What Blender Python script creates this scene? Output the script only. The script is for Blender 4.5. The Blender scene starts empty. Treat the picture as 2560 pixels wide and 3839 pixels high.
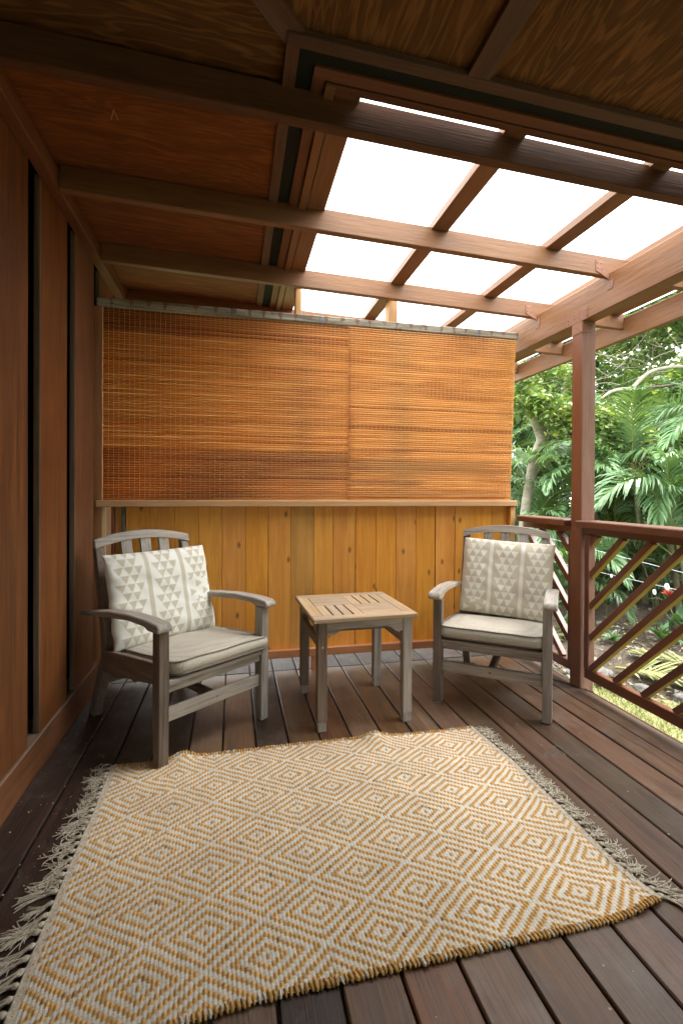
import bpy, bmesh, math, random
import numpy as np
from mathutils import Vector, Matrix, noise as mnoise

rnd = random.Random(7)
sc = bpy.context.scene
COL = sc.collection
R = math.radians

# ------------------------------------------------------------------ camera
cam_data = bpy.data.cameras.new('camera')
cam = bpy.data.objects.new('camera', cam_data)
COL.objects.link(cam)
yaw, pitch, roll = R(12.52266), R(-0.319495), R(0.287069)
fwd = Vector((math.sin(yaw) * math.cos(pitch), math.cos(yaw) * math.cos(pitch), math.sin(pitch)))
r0 = Vector((math.cos(yaw), -math.sin(yaw), 0))
u0 = r0.cross(fwd)
rt = r0 * math.cos(roll) + u0 * math.sin(roll)
up = -r0 * math.sin(roll) + u0 * math.cos(roll)
cam.matrix_world = Matrix(((rt.x, up.x, -fwd.x, 0), (rt.y, up.y, -fwd.y, 0), (rt.z, up.z, -fwd.z, 1.12), (0, 0, 0, 1)))
cam_data.sensor_width = 36
cam_data.lens = 16.833
cam_data.shift_y = -0.01759
cam_data.clip_start = 0.05
cam_data.clip_end = 400
sc.camera = cam

# ------------------------------------------------------------------ world, sun, exposure
SUN_EL, SUN_AZ = R(60), R(105)          # azimuth clockwise from +Y
world = bpy.data.worlds.new('World')
sc.world = world
world.use_nodes = True
wn = world.node_tree
wn.nodes.clear()
w_out = wn.nodes.new('ShaderNodeOutputWorld')
w_bg = wn.nodes.new('ShaderNodeBackground')
w_sky = wn.nodes.new('ShaderNodeTexSky')
w_sky.sky_type = 'NISHITA'
w_sky.sun_disc = False
w_sky.sun_elevation = SUN_EL
w_sky.sun_rotation = SUN_AZ
w_mix = wn.nodes.new('ShaderNodeMixRGB')
w_mix.inputs[0].default_value = 0.86     # the cloud deck
w_mix.inputs[2].default_value = (9.4, 9.4, 9.35, 1)
wn.links.new(w_sky.outputs[0], w_mix.inputs[1])
wn.links.new(w_mix.outputs[0], w_bg.inputs[0])
w_bg.inputs[1].default_value = 0.13
wn.links.new(w_bg.outputs[0], w_out.inputs[0])

sun_data = bpy.data.lights.new('sun', 'SUN')
sun_data.energy = 1.5
sun_data.angle = R(35)
sun_data.color = (1.0, 0.96, 0.9)
sun = bpy.data.objects.new('sun', sun_data)
COL.objects.link(sun)
sdir = Vector((math.sin(SUN_AZ) * math.cos(SUN_EL), math.cos(SUN_AZ) * math.cos(SUN_EL), math.sin(SUN_EL)))
sun.rotation_euler = sdir.to_track_quat('Z', 'Y').to_euler()
sun.location = (6, -6, 8)

sc.view_settings.view_transform = 'Standard'
sc.view_settings.look = 'None'
sc.view_settings.gamma = 1
sc.view_settings.use_curve_mapping = False
sc.view_settings.exposure = 2.62
sc.render.engine = 'CYCLES'
sc.cycles.max_bounces = 9
sc.cycles.diffuse_bounces = 3
sc.cycles.transparent_max_bounces = 12
sc.cycles.use_denoising = True

# ------------------------------------------------------------------ node helpers
def new_mat(name):
    m = bpy.data.materials.new(name)
    m.use_nodes = True
    nt = m.node_tree
    nt.nodes.clear()
    out = nt.nodes.new('ShaderNodeOutputMaterial')
    b = nt.nodes.new('ShaderNodeBsdfPrincipled')
    nt.links.new(b.outputs[0], out.inputs[0])
    return m, nt, b, out

def nd(nt, t, **kw):
    n = nt.nodes.new(t)
    for k, v in kw.items():
        setattr(n, k, v)
    return n

def val(nt, sock, v):
    if hasattr(v, 'links') or hasattr(v, 'is_output'):
        nt.links.new(v, sock)
    else:
        sock.default_value = v

def math_n(nt, op, a, b=0.0, c=0.0, clamp=False):
    n = nt.nodes.new('ShaderNodeMath')
    n.operation = op
    n.use_clamp = clamp
    val(nt, n.inputs[0], a)
    val(nt, n.inputs[1], b)
    val(nt, n.inputs[2], c)
    return n.outputs[0]

def mixc(nt, f, a, b, mode='MIX'):
    n = nt.nodes.new('ShaderNodeMixRGB')
    n.blend_type = mode
    val(nt, n.inputs[0], f)
    val(nt, n.inputs[1], a if not isinstance(a, tuple) else (*a[:3], 1))
    val(nt, n.inputs[2], b if not isinstance(b, tuple) else (*b[:3], 1))
    return n.outputs[0]

def noise_n(nt, vec, scale, detail=4, rough=.55, dist=0.0):
    n = nt.nodes.new('ShaderNodeTexNoise')
    nt.links.new(vec, n.inputs['Vector'])
    n.inputs['Scale'].default_value = scale
    n.inputs['Detail'].default_value = detail
    n.inputs['Roughness'].default_value = rough
    n.inputs['Distortion'].default_value = dist
    return n.outputs['Fac']

def mapping(nt, vec, scale):
    n = nt.nodes.new('ShaderNodeMapping')
    nt.links.new(vec, n.inputs[0])
    n.inputs['Scale'].default_value = scale
    return n.outputs[0]

def rng(nt, f, a, b, c=0.0, d=1.0):
    n = nt.nodes.new('ShaderNodeMapRange')
    n.clamp = True
    val(nt, n.inputs[0], f)
    n.inputs[1].default_value = a
    n.inputs[2].default_value = b
    n.inputs[3].default_value = c
    n.inputs[4].default_value = d
    return n.outputs[0]

def bump(nt, b, h, strength, dist=.01):
    n = nt.nodes.new('ShaderNodeBump')
    n.inputs['Strength'].default_value = strength
    n.inputs['Distance'].default_value = dist
    nt.links.new(h, n.inputs['Height'])
    nt.links.new(n.outputs[0], b.inputs['Normal'])

AX = {'x': 0, 'y': 1, 'z': 2}
def wood(name, dark, light, axis='x', rough=.6, spec=.35, bmp=.35, var=.3, ply=0.0, grey=0.0, greycol=(.3, .28, .26),
         knots=0.0, specks=0.0, fine=150.0, stain=None, hue=0.0):
    """Stained or bare wood with the grain along one axis of the object."""
    m, nt, b, out = new_mat(name)
    tc = nd(nt, 'ShaderNodeTexCoord')
    oi = nd(nt, 'ShaderNodeObjectInfo')
    off = nd(nt, 'ShaderNodeVectorMath', operation='SCALE')
    comb = nd(nt, 'ShaderNodeCombineXYZ')
    nt.links.new(oi.outputs['Random'], comb.inputs[0])
    r2 = math_n(nt, 'FRACT', math_n(nt, 'MULTIPLY', oi.outputs['Random'], 7.31))
    nt.links.new(r2, comb.inputs[1])
    r3 = math_n(nt, 'FRACT', math_n(nt, 'MULTIPLY', oi.outputs['Random'], 23.7))
    nt.links.new(r3, comb.inputs[2])
    nt.links.new(comb.outputs[0], off.inputs[0])
    off.inputs['Scale'].default_value = 41.0
    add = nd(nt, 'ShaderNodeVectorMath', operation='ADD')
    nt.links.new(tc.outputs['Object'], add.inputs[0])
    nt.links.new(off.outputs[0], add.inputs[1])
    v = add.outputs[0]
    def sc3(al, ac):
        s = [ac, ac, ac]
        s[AX[axis]] = al
        return mapping(nt, v, tuple(s))
    n1 = noise_n(nt, sc3(1.6, 22), 1, 6, .62, .8)
    n2 = noise_n(nt, sc3(5, fine), 1, 3, .6)
    n3 = noise_n(nt, v, 2.2, 4, .6)
    f = math_n(nt, 'ADD', math_n(nt, 'MULTIPLY', n1, .5), math_n(nt, 'ADD', math_n(nt, 'MULTIPLY', n2, .28), math_n(nt, 'MULTIPLY', n3, .22)))
    f = rng(nt, f, .34, .66)
    h = math_n(nt, 'ADD', math_n(nt, 'MULTIPLY', n1, .5), n2)
    if ply:
        c = noise_n(nt, sc3(.75, 4.6), 1, 4, .55, .6)
        band = math_n(nt, 'SINE', math_n(nt, 'MULTIPLY', c, 95.0))
        band = math_n(nt, 'MULTIPLY', math_n(nt, 'ADD', rng(nt, band, .1, .95), math_n(nt, 'MULTIPLY', n2, .6)), .62)
        f = math_n(nt, 'ADD', math_n(nt, 'MULTIPLY', f, 1 - ply), math_n(nt, 'MULTIPLY', band, ply))
        h = math_n(nt, 'ADD', h, math_n(nt, 'MULTIPLY', band, ply * 1.4))
    col = mixc(nt, f, dark, light)
    if grey:
        g = rng(nt, noise_n(nt, sc3(1.1, 6), 1, 5, .65), .42, .62, 0, grey)
        col = mixc(nt, g, col, mixc(nt, n2, tuple(x * .6 for x in greycol), greycol))
    if stain:
        s = rng(nt, noise_n(nt, sc3(1.2, 3.0), 1, 3, .6), .45, .7, 0, .8)
        col = mixc(nt, s, col, stain)
    if knots:
        vo = nd(nt, 'ShaderNodeTexVoronoi')
        vo.voronoi_dimensions = '2D'
        sxy = nd(nt, 'ShaderNodeSeparateXYZ')
        nt.links.new(v, sxy.inputs[0])
        cxy = nd(nt, 'ShaderNodeCombineXYZ')
        nt.links.new(math_n(nt, 'MULTIPLY', sxy.outputs[0], 4.6 if axis == 'x' else 9.0), cxy.inputs[0])
        nt.links.new(math_n(nt, 'MULTIPLY', sxy.outputs[2], 9.0 if axis == 'x' else 4.6), cxy.inputs[1])
        nt.links.new(cxy.outputs[0], vo.inputs['Vector'])
        vo.inputs['Scale'].default_value = 1.0
        sel = math_n(nt, 'GREATER_THAN', math_n(nt, 'MULTIPLY', nd_sep(nt, vo.outputs['Color']), 1.0), 1 - knots)
        k = math_n(nt, 'MULTIPLY', rng(nt, vo.outputs['Distance'], .045, .12, 1, 0), sel)
        col = mixc(nt, math_n(nt, 'MULTIPLY', k, .75), col, tuple(x * .22 for x in dark))
    if specks:
        vo = nd(nt, 'ShaderNodeTexVoronoi')
        nt.links.new(v, vo.inputs['Vector'])
        vo.inputs['Scale'].default_value = 26
        sel = math_n(nt, 'GREATER_THAN', nd_sep(nt, vo.outputs['Color']), 1 - specks)
        k = math_n(nt, 'MULTIPLY', rng(nt, vo.outputs['Distance'], .05, .1, 1, 0), sel)
        col = mixc(nt, math_n(nt, 'MULTIPLY', k, .7), col, (.45, .42, .38))
        dust = rng(nt, noise_n(nt, v, 5, 6, .7), .5, .75, 0, .3)
        col = mixc(nt, dust, col, (.2, .18, .16))
    hs = nd(nt, 'ShaderNodeHueSaturation')
    nt.links.new(col, hs.inputs['Color'])
    nt.links.new(rng(nt, r2, 0, 1, 1 - var, 1 + var), hs.inputs['Value'])
    nt.links.new(rng(nt, r3, 0, 1, 1 - var * .5, 1 + var * .2), hs.inputs['Saturation'])
    nt.links.new(rng(nt, oi.outputs['Random'], 0, 1, .5 - hue, .5 + hue), hs.inputs['Hue'])
    nt.links.new(hs.outputs[0], b.inputs['Base Color'])
    nt.links.new(rng(nt, n1, .3, .7, max(.05, rough - .1), min(1, rough + .12)), b.inputs['Roughness'])
    b.inputs['Specular IOR Level'].default_value = spec
    bump(nt, b, h, bmp, .004)
    return m

def nd_sep(nt, c):
    n = nt.nodes.new('ShaderNodeSeparateColor')
    nt.links.new(c, n.inputs[0])
    return n.outputs[0]

_wc = {}
def W(kind, axis):
    k = (kind, axis)
    if k not in _wc:
        p = dict(WOODS[kind])
        _wc[k] = wood(kind + '_' + axis, p.pop('dark'), p.pop('light'), axis, **p)
    return _wc[k]

WOODS = {
    'wall_stain': dict(dark=(.08, .026, .008), light=(.275, .1, .03), rough=.65, bmp=.7, var=.16, grey=.12, greycol=(.14, .085, .06), spec=.15),
    'wall_edge': dict(dark=(.12, .072, .048), light=(.25, .165, .115), rough=.85, bmp=.6, var=.1, spec=.2),
    'gap_shade': dict(dark=(.01, .006, .004), light=(.022, .012, .008), rough=.9, bmp=.2, var=.1, spec=.1),  # near-black: the shade of deep gaps is put into the colour
    'trim_stain': dict(dark=(.13, .045, .017), light=(.23, .085, .034), rough=.55, bmp=.35, var=.12),
    'ply_stain': dict(spec=.12, dark=(.11, .037, .012), light=(.32, .115, .035), rough=.7, bmp=.4, var=.1, ply=.42, fine=110.),
    'ply_old': dict(spec=.12, dark=(.065, .029, .011), light=(.30, .14, .042), rough=.7, bmp=.5, var=.1, ply=.6, fine=110.),
    'strip_old': dict(dark=(.08, .037, .018), light=(.19, .092, .045), rough=.75, bmp=.4, var=.2, grey=.2),
    'paint_tan': dict(dark=(.19, .085, .034), light=(.30, .146, .066), rough=.5, bmp=.55, var=.07, fine=60., spec=.4),
    'rafter_dark': dict(dark=(.07, .03, .013), light=(.16, .07, .032), rough=.6, bmp=.35, var=.05, spec=.2),  # darker rafter colour with shade painted in
    'post_weather': dict(dark=(.2, .105, .07), light=(.34, .2, .15), rough=.75, bmp=.8, var=.05, fine=70.),
    'post_stain': dict(dark=(.17, .055, .02), light=(.24, .085, .034), rough=.45, bmp=.3, var=.05, spec=.45),
    'rail_stain': dict(dark=(.10, .032, .014), light=(.2, .068, .03), rough=.4, bmp=.3, var=.12, spec=.5),
    'lawn_bounce_edge': dict(dark=(.3, .23, .045), light=(.48, .38, .08), rough=.8, bmp=.4, var=.12),  # pale slat underside with yellow-green lawn bounce light painted in
    'plank': dict(dark=(.60, .22, .021), light=(.90, .425, .06), rough=.5, bmp=.35, var=.07, knots=.3, hue=.004, spec=.4),
    'plank_stain': dict(dark=(.48, .21, .035), light=(.7, .36, .08), rough=.55, bmp=.35, var=.05, knots=.12, stain=(.2, .17, .05)),
    'pine': dict(dark=(.46, .24, .095), light=(.66, .4, .19), rough=.6, bmp=.3, var=.12, knots=.08),
    'pine_red': dict(dark=(.32, .12, .045), light=(.5, .22, .09), rough=.55, bmp=.35, var=.08, knots=.06),
    'grey_wood': dict(dark=(.2, .16, .11), light=(.42, .37, .28), rough=.85, bmp=.5, var=.05),
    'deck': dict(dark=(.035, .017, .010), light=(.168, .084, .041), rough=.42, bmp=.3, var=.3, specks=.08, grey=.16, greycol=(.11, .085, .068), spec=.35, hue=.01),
    'deck_dark': dict(dark=(.012, .006, .004), light=(.055, .026, .015), rough=.5, bmp=.3, var=.4, specks=.1, grey=.12, greycol=(.07, .06, .05), spec=.35, hue=.01),  # darker deck copy: shade put into the colour, along with darker stain
    'teak': dict(dark=(.10, .075, .055), light=(.52, .455, .385), rough=.75, bmp=.7, var=.13, fine=120., grey=.4, greycol=(.54, .52, .5)),
    'teak_brown': dict(dark=(.06, .038, .026), light=(.27, .2, .15), rough=.75, bmp=.7, var=.13, fine=120., grey=.25, greycol=(.3, .28, .26)),
    'teak_top': dict(dark=(.3, .185, .09), light=(.56, .4, .24), rough=.65, bmp=.4, var=.12, fine=170., grey=.5, greycol=(.44, .39, .33)),
    'bark_dark': dict(dark=(.05, .04, .03), light=(.16, .13, .1), rough=.9, bmp=.8, var=.1),
}

# ------------------------------------------------------------------ mesh helpers
def link(name, me, parent=None, loc=None, rot=None):
    o = bpy.data.objects.new(name, me)
    COL.objects.link(o)
    if parent is not None:
        o.parent = parent
    if loc is not None:
        o.location = loc
    if rot is not None:
        o.rotation_euler = rot
    return o

def empty(name, loc=(0, 0, 0), rz=0.0):
    o = bpy.data.objects.new(name, None)
    COL.objects.link(o)
    o.empty_display_size = .1
    o.location = loc
    o.rotation_euler = (0, 0, rz)
    return o

def tag(o, label, cat, group=None):
    o['label'] = label
    o['category'] = cat
    if group:
        o['group'] = group
    return o

def mesh_bm(name, bm, mats, smooth=False):
    me = bpy.data.meshes.new(name)
    bmesh.ops.recalc_face_normals(bm, faces=bm.faces)
    bm.to_mesh(me)
    bm.free()
    for m in (mats if isinstance(mats, (list, tuple)) else [mats]):
        me.materials.append(m)
    if smooth:
        for p in me.polygons:
            p.use_smooth = True
    return me

def box_bm(sx, sy, sz, bev=.003, bm=None, off=(0, 0, 0)):
    b2 = bmesh.new()
    r = bmesh.ops.create_cube(b2, size=1)
    bmesh.ops.scale(b2, vec=(sx, sy, sz), verts=b2.verts)
    if bev:
        bmesh.ops.bevel(b2, geom=b2.edges[:], offset=min(bev, min(sx, sy, sz) * .3), segments=1, affect='EDGES')
    bmesh.ops.translate(b2, vec=off, verts=b2.verts)
    if bm is None:
        return b2
    me = bpy.data.meshes.new('tmp')
    b2.to_mesh(me)
    b2.free()
    bm.from_mesh(me)
    bpy.data.meshes.remove(me)
    return bm

def box(name, x, y, z, mat, parent=None, bev=.003, rot=None, edge=None):
    """Box from its extents; edge=(axis, material) gives the faces on that axis another material."""
    bm = box_bm(x[1] - x[0], y[1] - y[0], z[1] - z[0], bev)
    mats = [mat]
    if edge:
        mats.append(edge[1])
        for f in bm.faces:
            f.normal_update()
            if edge[0](f.normal):
                f.material_index = 1
    me = mesh_bm(name, bm, mats)
    return link(name, me, parent, ((x[0] + x[1]) / 2, (y[0] + y[1]) / 2, (z[0] + z[1]) / 2), rot)

def bar(name, p0, p1, w, t, mat, parent=None, bev=.003, upv=(0, 0, 1), edge=None):
    """Bar from p0 to p1, grain along local x, width w on local y, thickness t on local z."""
    p0, p1 = Vector(p0), Vector(p1)
    d = (p1 - p0)
    L = d.length
    d.normalize()
    uz = Vector(upv)
    uy = uz.cross(d).normalized()
    uz = d.cross(uy)
    bm = box_bm(L, w, t, bev)
    mats = [mat]
    if edge:
        mats.append(edge[1])
        for f in bm.faces:
            f.normal_update()
            if edge[0](f.normal):
                f.material_index = 1
    o = link(name, mesh_bm(name, bm, mats), parent)
    M = Matrix((d, uy, uz)).transposed().to_4x4()
    M.translation = (p0 + p1) / 2
    o.matrix_local = M
    return o

def tube_bm(bm, pts, radii, n=6, cap=True, mi=0):
    pts = [Vector(p) for p in pts]
    rings = []
    prev = None
    for i, p in enumerate(pts):
        a = pts[max(i - 1, 0)]
        c = pts[min(i + 1, len(pts) - 1)]
        t = (c - a).normalized()
        if prev is None:
            s = t.orthogonal().normalized()
        else:
            s = (prev - t * prev.dot(t))
            s = s.normalized() if s.length > 1e-6 else t.orthogonal().normalized()
        prev = s
        q = t.cross(s)
        r = radii[i] if isinstance(radii, (list, tuple)) else radii
        rings.append([bm.verts.new(p + (s * math.cos(2 * math.pi * k / n) + q * math.sin(2 * math.pi * k / n)) * r) for k in range(n)])
    for i in range(len(rings) - 1):
        for k in range(n):
            f = bm.faces.new((rings[i][k], rings[i][(k + 1) % n], rings[i + 1][(k + 1) % n], rings[i + 1][k]))
            f.material_index = mi
            f.smooth = True
    if cap:
        for rg in (rings[0][::-1], rings[-1]):
            if n > 2:
                bm.faces.new(rg).material_index = mi
    return bm

def prism(name, poly, zfun, thick, mat, parent=None):
    bm = bmesh.new()
    lo = [bm.verts.new((x, y, zfun(x, y))) for x, y in poly]
    hi = [bm.verts.new((x, y, zfun(x, y) + thick)) for x, y in poly]
    bm.faces.new(lo)
    bm.faces.new(hi)
    n = len(poly)
    for i in range(n):
        bm.faces.new((lo[i], lo[(i + 1) % n], hi[(i + 1) % n], hi[i]))
    return link(name, mesh_bm(name, bm, mat), parent)

def copy_tree(o, parent=None):
    c = o.copy()
    COL.objects.link(c)
    if parent is not None:
        c.parent = parent
    for ch in list(o.children):
        copy_tree(ch, c)
    return c

# ------------------------------------------------------------------ other materials
def leaf_mat(name, cols, trans=.25, rough=.38, spec=.5, var=.35, scale=3.0):
    m, nt, b, out = new_mat(name)
    oi = nd(nt, 'ShaderNodeObjectInfo')
    ge = nd(nt, 'ShaderNodeNewGeometry')
    n = noise_n(nt, ge.outputs['Position'], scale, 3, .6)
    isl = ge.outputs['Random Per Island']
    f = math_n(nt, 'ADD', math_n(nt, 'MULTIPLY', n, .6), math_n(nt, 'MULTIPLY', isl, .45))
    f = rng(nt, f, .2, .85)
    c = mixc(nt, f, cols[0], cols[1])
    if len(cols) > 2:
        c = mixc(nt, rng(nt, isl, .86, .9, 0, .85), c, cols[2])
    hs = nd(nt, 'ShaderNodeHueSaturation')
    nt.links.new(c, hs.inputs['Color'])
    nt.links.new(rng(nt, oi.outputs['Random'], 0, 1, 1 - var, 1 + var), hs.inputs['Value'])
    b.inputs['Roughness'].default_value = rough
    b.inputs['Specular IOR Level'].default_value = spec
    nt.links.new(hs.outputs[0], b.inputs['Base Color'])
    tr = nd(nt, 'ShaderNodeBsdfTranslucent')
    tcol = mixc(nt, .55, hs.outputs[0], (.2, .3, .02))
    nt.links.new(tcol, tr.inputs[0])
    mx = nd(nt, 'ShaderNodeMixShader')
    mx.inputs[0].default_value = trans
    nt.links.new(b.outputs[0], mx.inputs[1])
    nt.links.new(tr.outputs[0], mx.inputs[2])
    nt.links.new(mx.outputs[0], out.inputs[0])
    return m

def plain(name, col, rough=.6, spec=.4, metal=0.0, nscale=0, ncol=None, bmp=0):
    m, nt, b, out = new_mat(name)
    b.inputs['Base Color'].default_value = (*col, 1)
    b.inputs['Roughness'].default_value = rough
    b.inputs['Specular IOR Level'].default_value = spec
    b.inputs['Metallic'].default_value = metal
    if nscale:
        tc = nd(nt, 'ShaderNodeTexCoord')
        n = noise_n(nt, tc.outputs['Object'], nscale, 5, .65)
        nt.links.new(mixc(nt, rng(nt, n, .35, .65), col, ncol or tuple(x * .6 for x in col)), b.inputs['Base Color'])
        if bmp:
            bump(nt, b, n, bmp, .01)
    return m

M_mesh_vent = plain('vent_mesh', (.012, .014, .011), .9, .2, 0, 260, (.035, .04, .03), .6)
M_strap = plain('painted_strap', (.3, .135, .068), .45, .5, 0, 60, (.24, .10, .05), .1)
M_metal = plain('galvanised', (.55, .56, .58), .35, .5, .9)
M_white_ins = plain('insulator_white', (.75, .75, .72), .4, .5)
M_chalk = plain('chalk', (.17, .2, .19), .95, .1)
M_blue = plain('crayon_blue', (.05, .2, .42), .8, .2)
M_scratch = plain('scratch_pale', (.5, .36, .12), .8, .2)

# clear roof sheet: lets most of the light through and spreads the rest
def sheet_mat():
    m, nt, b, out = new_mat('roof_sheet')
    nt.nodes.remove(b)
    tp = nd(nt, 'ShaderNodeBsdfTransparent')
    tp.inputs[0].default_value = (.94, .95, .95, 1)
    tl = nd(nt, 'ShaderNodeBsdfTranslucent')
    tl.inputs[0].default_value = (.84, .86, .87, 1)
    df = nd(nt, 'ShaderNodeBsdfDiffuse')
    df.inputs[0].default_value = (.8, .83, .82, 1)
    gl = nd(nt, 'ShaderNodeBsdfGlossy')
    gl.inputs['Roughness'].default_value = .25
    m1 = nd(nt, 'ShaderNodeMixShader')
    m1.inputs[0].default_value = .28
    nt.links.new(tl.outputs[0], m1.inputs[1])
    nt.links.new(df.outputs[0], m1.inputs[2])
    m2 = nd(nt, 'ShaderNodeMixShader')
    m2.inputs[0].default_value = .62
    nt.links.new(tp.outputs[0], m2.inputs[1])
    nt.links.new(m1.outputs[0], m2.inputs[2])
    m3 = nd(nt, 'ShaderNodeMixShader')
    m3.inputs[0].default_value = .05
    nt.links.new(m2.outputs[0], m3.inputs[1])
    nt.links.new(gl.outputs[0], m3.inputs[2])
    nt.links.new(m3.outputs[0], out.inputs[0])
    return m
M_sheet = sheet_mat()

def fabric_mat(name, col_attr=None, col=(.5, .45, .38), col2=None, weave=0, rough=.9, bmp=.3):
    m, nt, b, out = new_mat(name)
    b.inputs['Roughness'].default_value = rough
    b.inputs['Specular IOR Level'].default_value = .2
    b.inputs['Sheen Weight'].default_value = .15
    tc = nd(nt, 'ShaderNodeTexCoord')
    v = tc.outputs['Object']
    if col_attr:
        at = nd(nt, 'ShaderNodeAttribute', attribute_name=col_attr)
        c = at.outputs['Color']
    else:
        c = (*col, 1)
    n = noise_n(nt, v, 9, 4, .6)
    n2 = noise_n(nt, v, 420, 2, .6)
    if weave:
        ch = nd(nt, 'ShaderNodeTexVoronoi')
        nt.links.new(mapping(nt, v, (weave, weave * .7, weave)), ch.inputs['Vector'])
        ch.inputs['Scale'].default_value = 1
        ch.inputs['Randomness'].default_value = .35
        h = ch.outputs['Distance']
        c = mixc(nt, rng(nt, h, .15, .75), c if not isinstance(c, tuple) else c[:3], col2)
        hh = math_n(nt, 'MULTIPLY', h, -1.0)
        bump(nt, b, hh, bmp, .003)
    else:
        bump(nt, b, math_n(nt, 'ADD', n, n2), bmp, .004)
    c = mixc(nt, rng(nt, n, .4, .7, 0, .14), c if not isinstance(c, tuple) else c[:3], mixc(nt, 1.0, c if not isinstance(c, tuple) else c[:3], (.72, .7, .66), 'MULTIPLY'))
    nt.links.new(c, b.inputs['Base Color'])
    return m

# ------------------------------------------------------------------ roof geometry functions
S = .034
def zb(x): return 2.356 - S * (x + .71)          # underside of the rafters
def zt(x): return zb(x) + .089                    # top of the rafters
def on_slope(name, x0, x1, y0, y1, zoff, th, mat, parent, bev=.002, edge=None):
    """Box running along x that follows the roof slope; zoff measured from the rafter tops."""
    L = (x1 - x0)
    xc = (x0 + x1) / 2
    o = box(name, (-L / 2, L / 2), (-(y1 - y0) / 2, (y1 - y0) / 2), (-th / 2, th / 2), mat, parent, bev, edge=edge)
    o.location = (xc, (y0 + y1) / 2, zt(xc) + zoff + th / 2)
    o.rotation_euler = (0, math.atan(S), 0)
    return o

# ================================================================== SETTING
# lawn / mulch
def ground_mat(name, cols, scale, bmp=.5):
    m, nt, b, out = new_mat(name)
    tc = nd(nt, 'ShaderNodeTexCoord')
    v = tc.outputs['Object']
    n = noise_n(nt, v, scale, 8, .7)
    n2 = noise_n(nt, v, scale * 9, 4, .7)
    f = rng(nt, math_n(nt, 'ADD', math_n(nt, 'MULTIPLY', n, .55), math_n(nt, 'MULTIPLY', n2, .45)), .32, .68)
    c = mixc(nt, f, cols[0], cols[1])
    c = mixc(nt, rng(nt, n2, .58, .68), c, cols[2])
    nt.links.new(c, b.inputs['Base Color'])
    b.inputs['Roughness'].default_value = .95
    b.inputs['Specular IOR Level'].default_value = .15
    bump(nt, b, n2, bmp, .03)
    return m

ZG = -.45
bm = bmesh.new()
G = 48
vs = []
xs = [-60 + 120 * i / G for i in range(G + 1)]
for j in range(G + 1):
    for i in range(G + 1):
        x, y = xs[i], xs[j]
        vs.append(bm.verts.new((x, y, ZG)))
for j in range(G):
    for i in range(G):
        a = j * (G + 1) + i
        bm.faces.new((vs[a], vs[a + 1], vs[a + G + 2], vs[a + G + 1]))
lawn = link('lawn', mesh_bm('lawn', bm, ground_mat('lawn_ground', ((.15, .16, .06), (.25, .25, .11), (.34, .31, .19)), 6)))
lawn['kind'] = 'structure'

bm = bmesh.new()
edge_pts = [(1.2, 5.9), (2.0, 4.6), (2.55, 3.85), (2.84, 3.38), (3.2, 2.95), (3.9, 2.2), (4.6, 1.3), (5.4, .2), (6.2, -1.2)]
inner, outer = [], []
for i, (x, y) in enumerate(edge_pts):
    for t in range(2):
        if i == len(edge_pts) - 1 and t: break
        q = edge_pts[min(i + 1, len(edge_pts) - 1)]
        px = x + (q[0] - x) * t * .5 + rnd.uniform(-.05, .05)
        py = y + (q[1] - y) * t * .5 + rnd.uniform(-.05, .05)
        inner.append((px, py))
rows = []
for k in range(14):
    d = (k / 13) ** 1.5 * 14
    rows.append([bm.verts.new((x + d * .74, y + d * .67, ZG + .004 + (0 if k == 0 else .03 + .03 * d + .05 * mnoise.noise((x + d, y, d))))) for x, y in inner])
for a, b_ in zip(rows, rows[1:]):
    for i in range(len(inner) - 1):
        bm.faces.new((a[i], a[i + 1], b_[i + 1], b_[i]))
mulch = link('mulch_bed', mesh_bm('mulch_bed', bm, ground_mat('mulch', ((.03, .022, .016), (.16, .13, .10), (.3, .25, .17)), 9, .9)))
mulch['kind'] = 'structure'

under_deck = box('under_deck_dark', (-1.6, 1.93), (-6.6, 4.6), (ZG - .05, ZG + .012), plain('under_deck', (.035, .026, .02), .95, .1, 0, 4), None, 0)  # dark sheet added under the deck so its gaps show no lit lawn
under_deck['kind'] = 'structure'
# ------------------------------------------------------------------ deck
deck = empty('deck')
deck['kind'] = 'structure'
mdeck = W('deck', 'y')
for k in range(-7, 14):
    xr = .094 + .1433 * k - .0035
    xl = xr - .1433 + .007
    if k == -6 or k == -7:
        pass
    dz = rnd.uniform(-.0012, .0012)
    mdeck = W('deck_dark' if k < -1 or k in (1,) else 'deck', 'y')  # house-side boards take the darker copy with shade in its colour
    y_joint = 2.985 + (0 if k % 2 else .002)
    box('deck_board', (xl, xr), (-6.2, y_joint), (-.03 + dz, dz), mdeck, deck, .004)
    box('deck_board', (xl, xr), (y_joint + .004, 4.3), (-.03 - dz, -dz), W('deck_dark', 'y'), deck, .004)  # darker copy here tones down the light falling past the screen
# rounded edge board along the open side
box('edge_board', (1.958, 1.968), (-6.2, 4.3), (-.04, -.0015), mdeck, deck, .004)
box('rim_joist', (1.915, 1.953), (-6.2, 4.3), (-.22, -.035), W('trim_stain', 'y'), deck, .003)
for i in range(7):
    y = -5.4 + i * 1.55
    box('joist', (-.9, 1.91), (y, y + .04), (-.19, -.034), W('trim_stain', 'x'), deck, .002)
for i, (x, y) in enumerate([(1.86, -2.2), (1.86, .1), (1.86, 2.4), (1.86, 4.2), (.4, -2.2), (.4, 4.2)]):
    box('deck_pier', (x - .05, x + .05), (y - .05, y + .05), (ZG - .05, -.195), W('trim_stain', 'z'), deck, .003)
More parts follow.
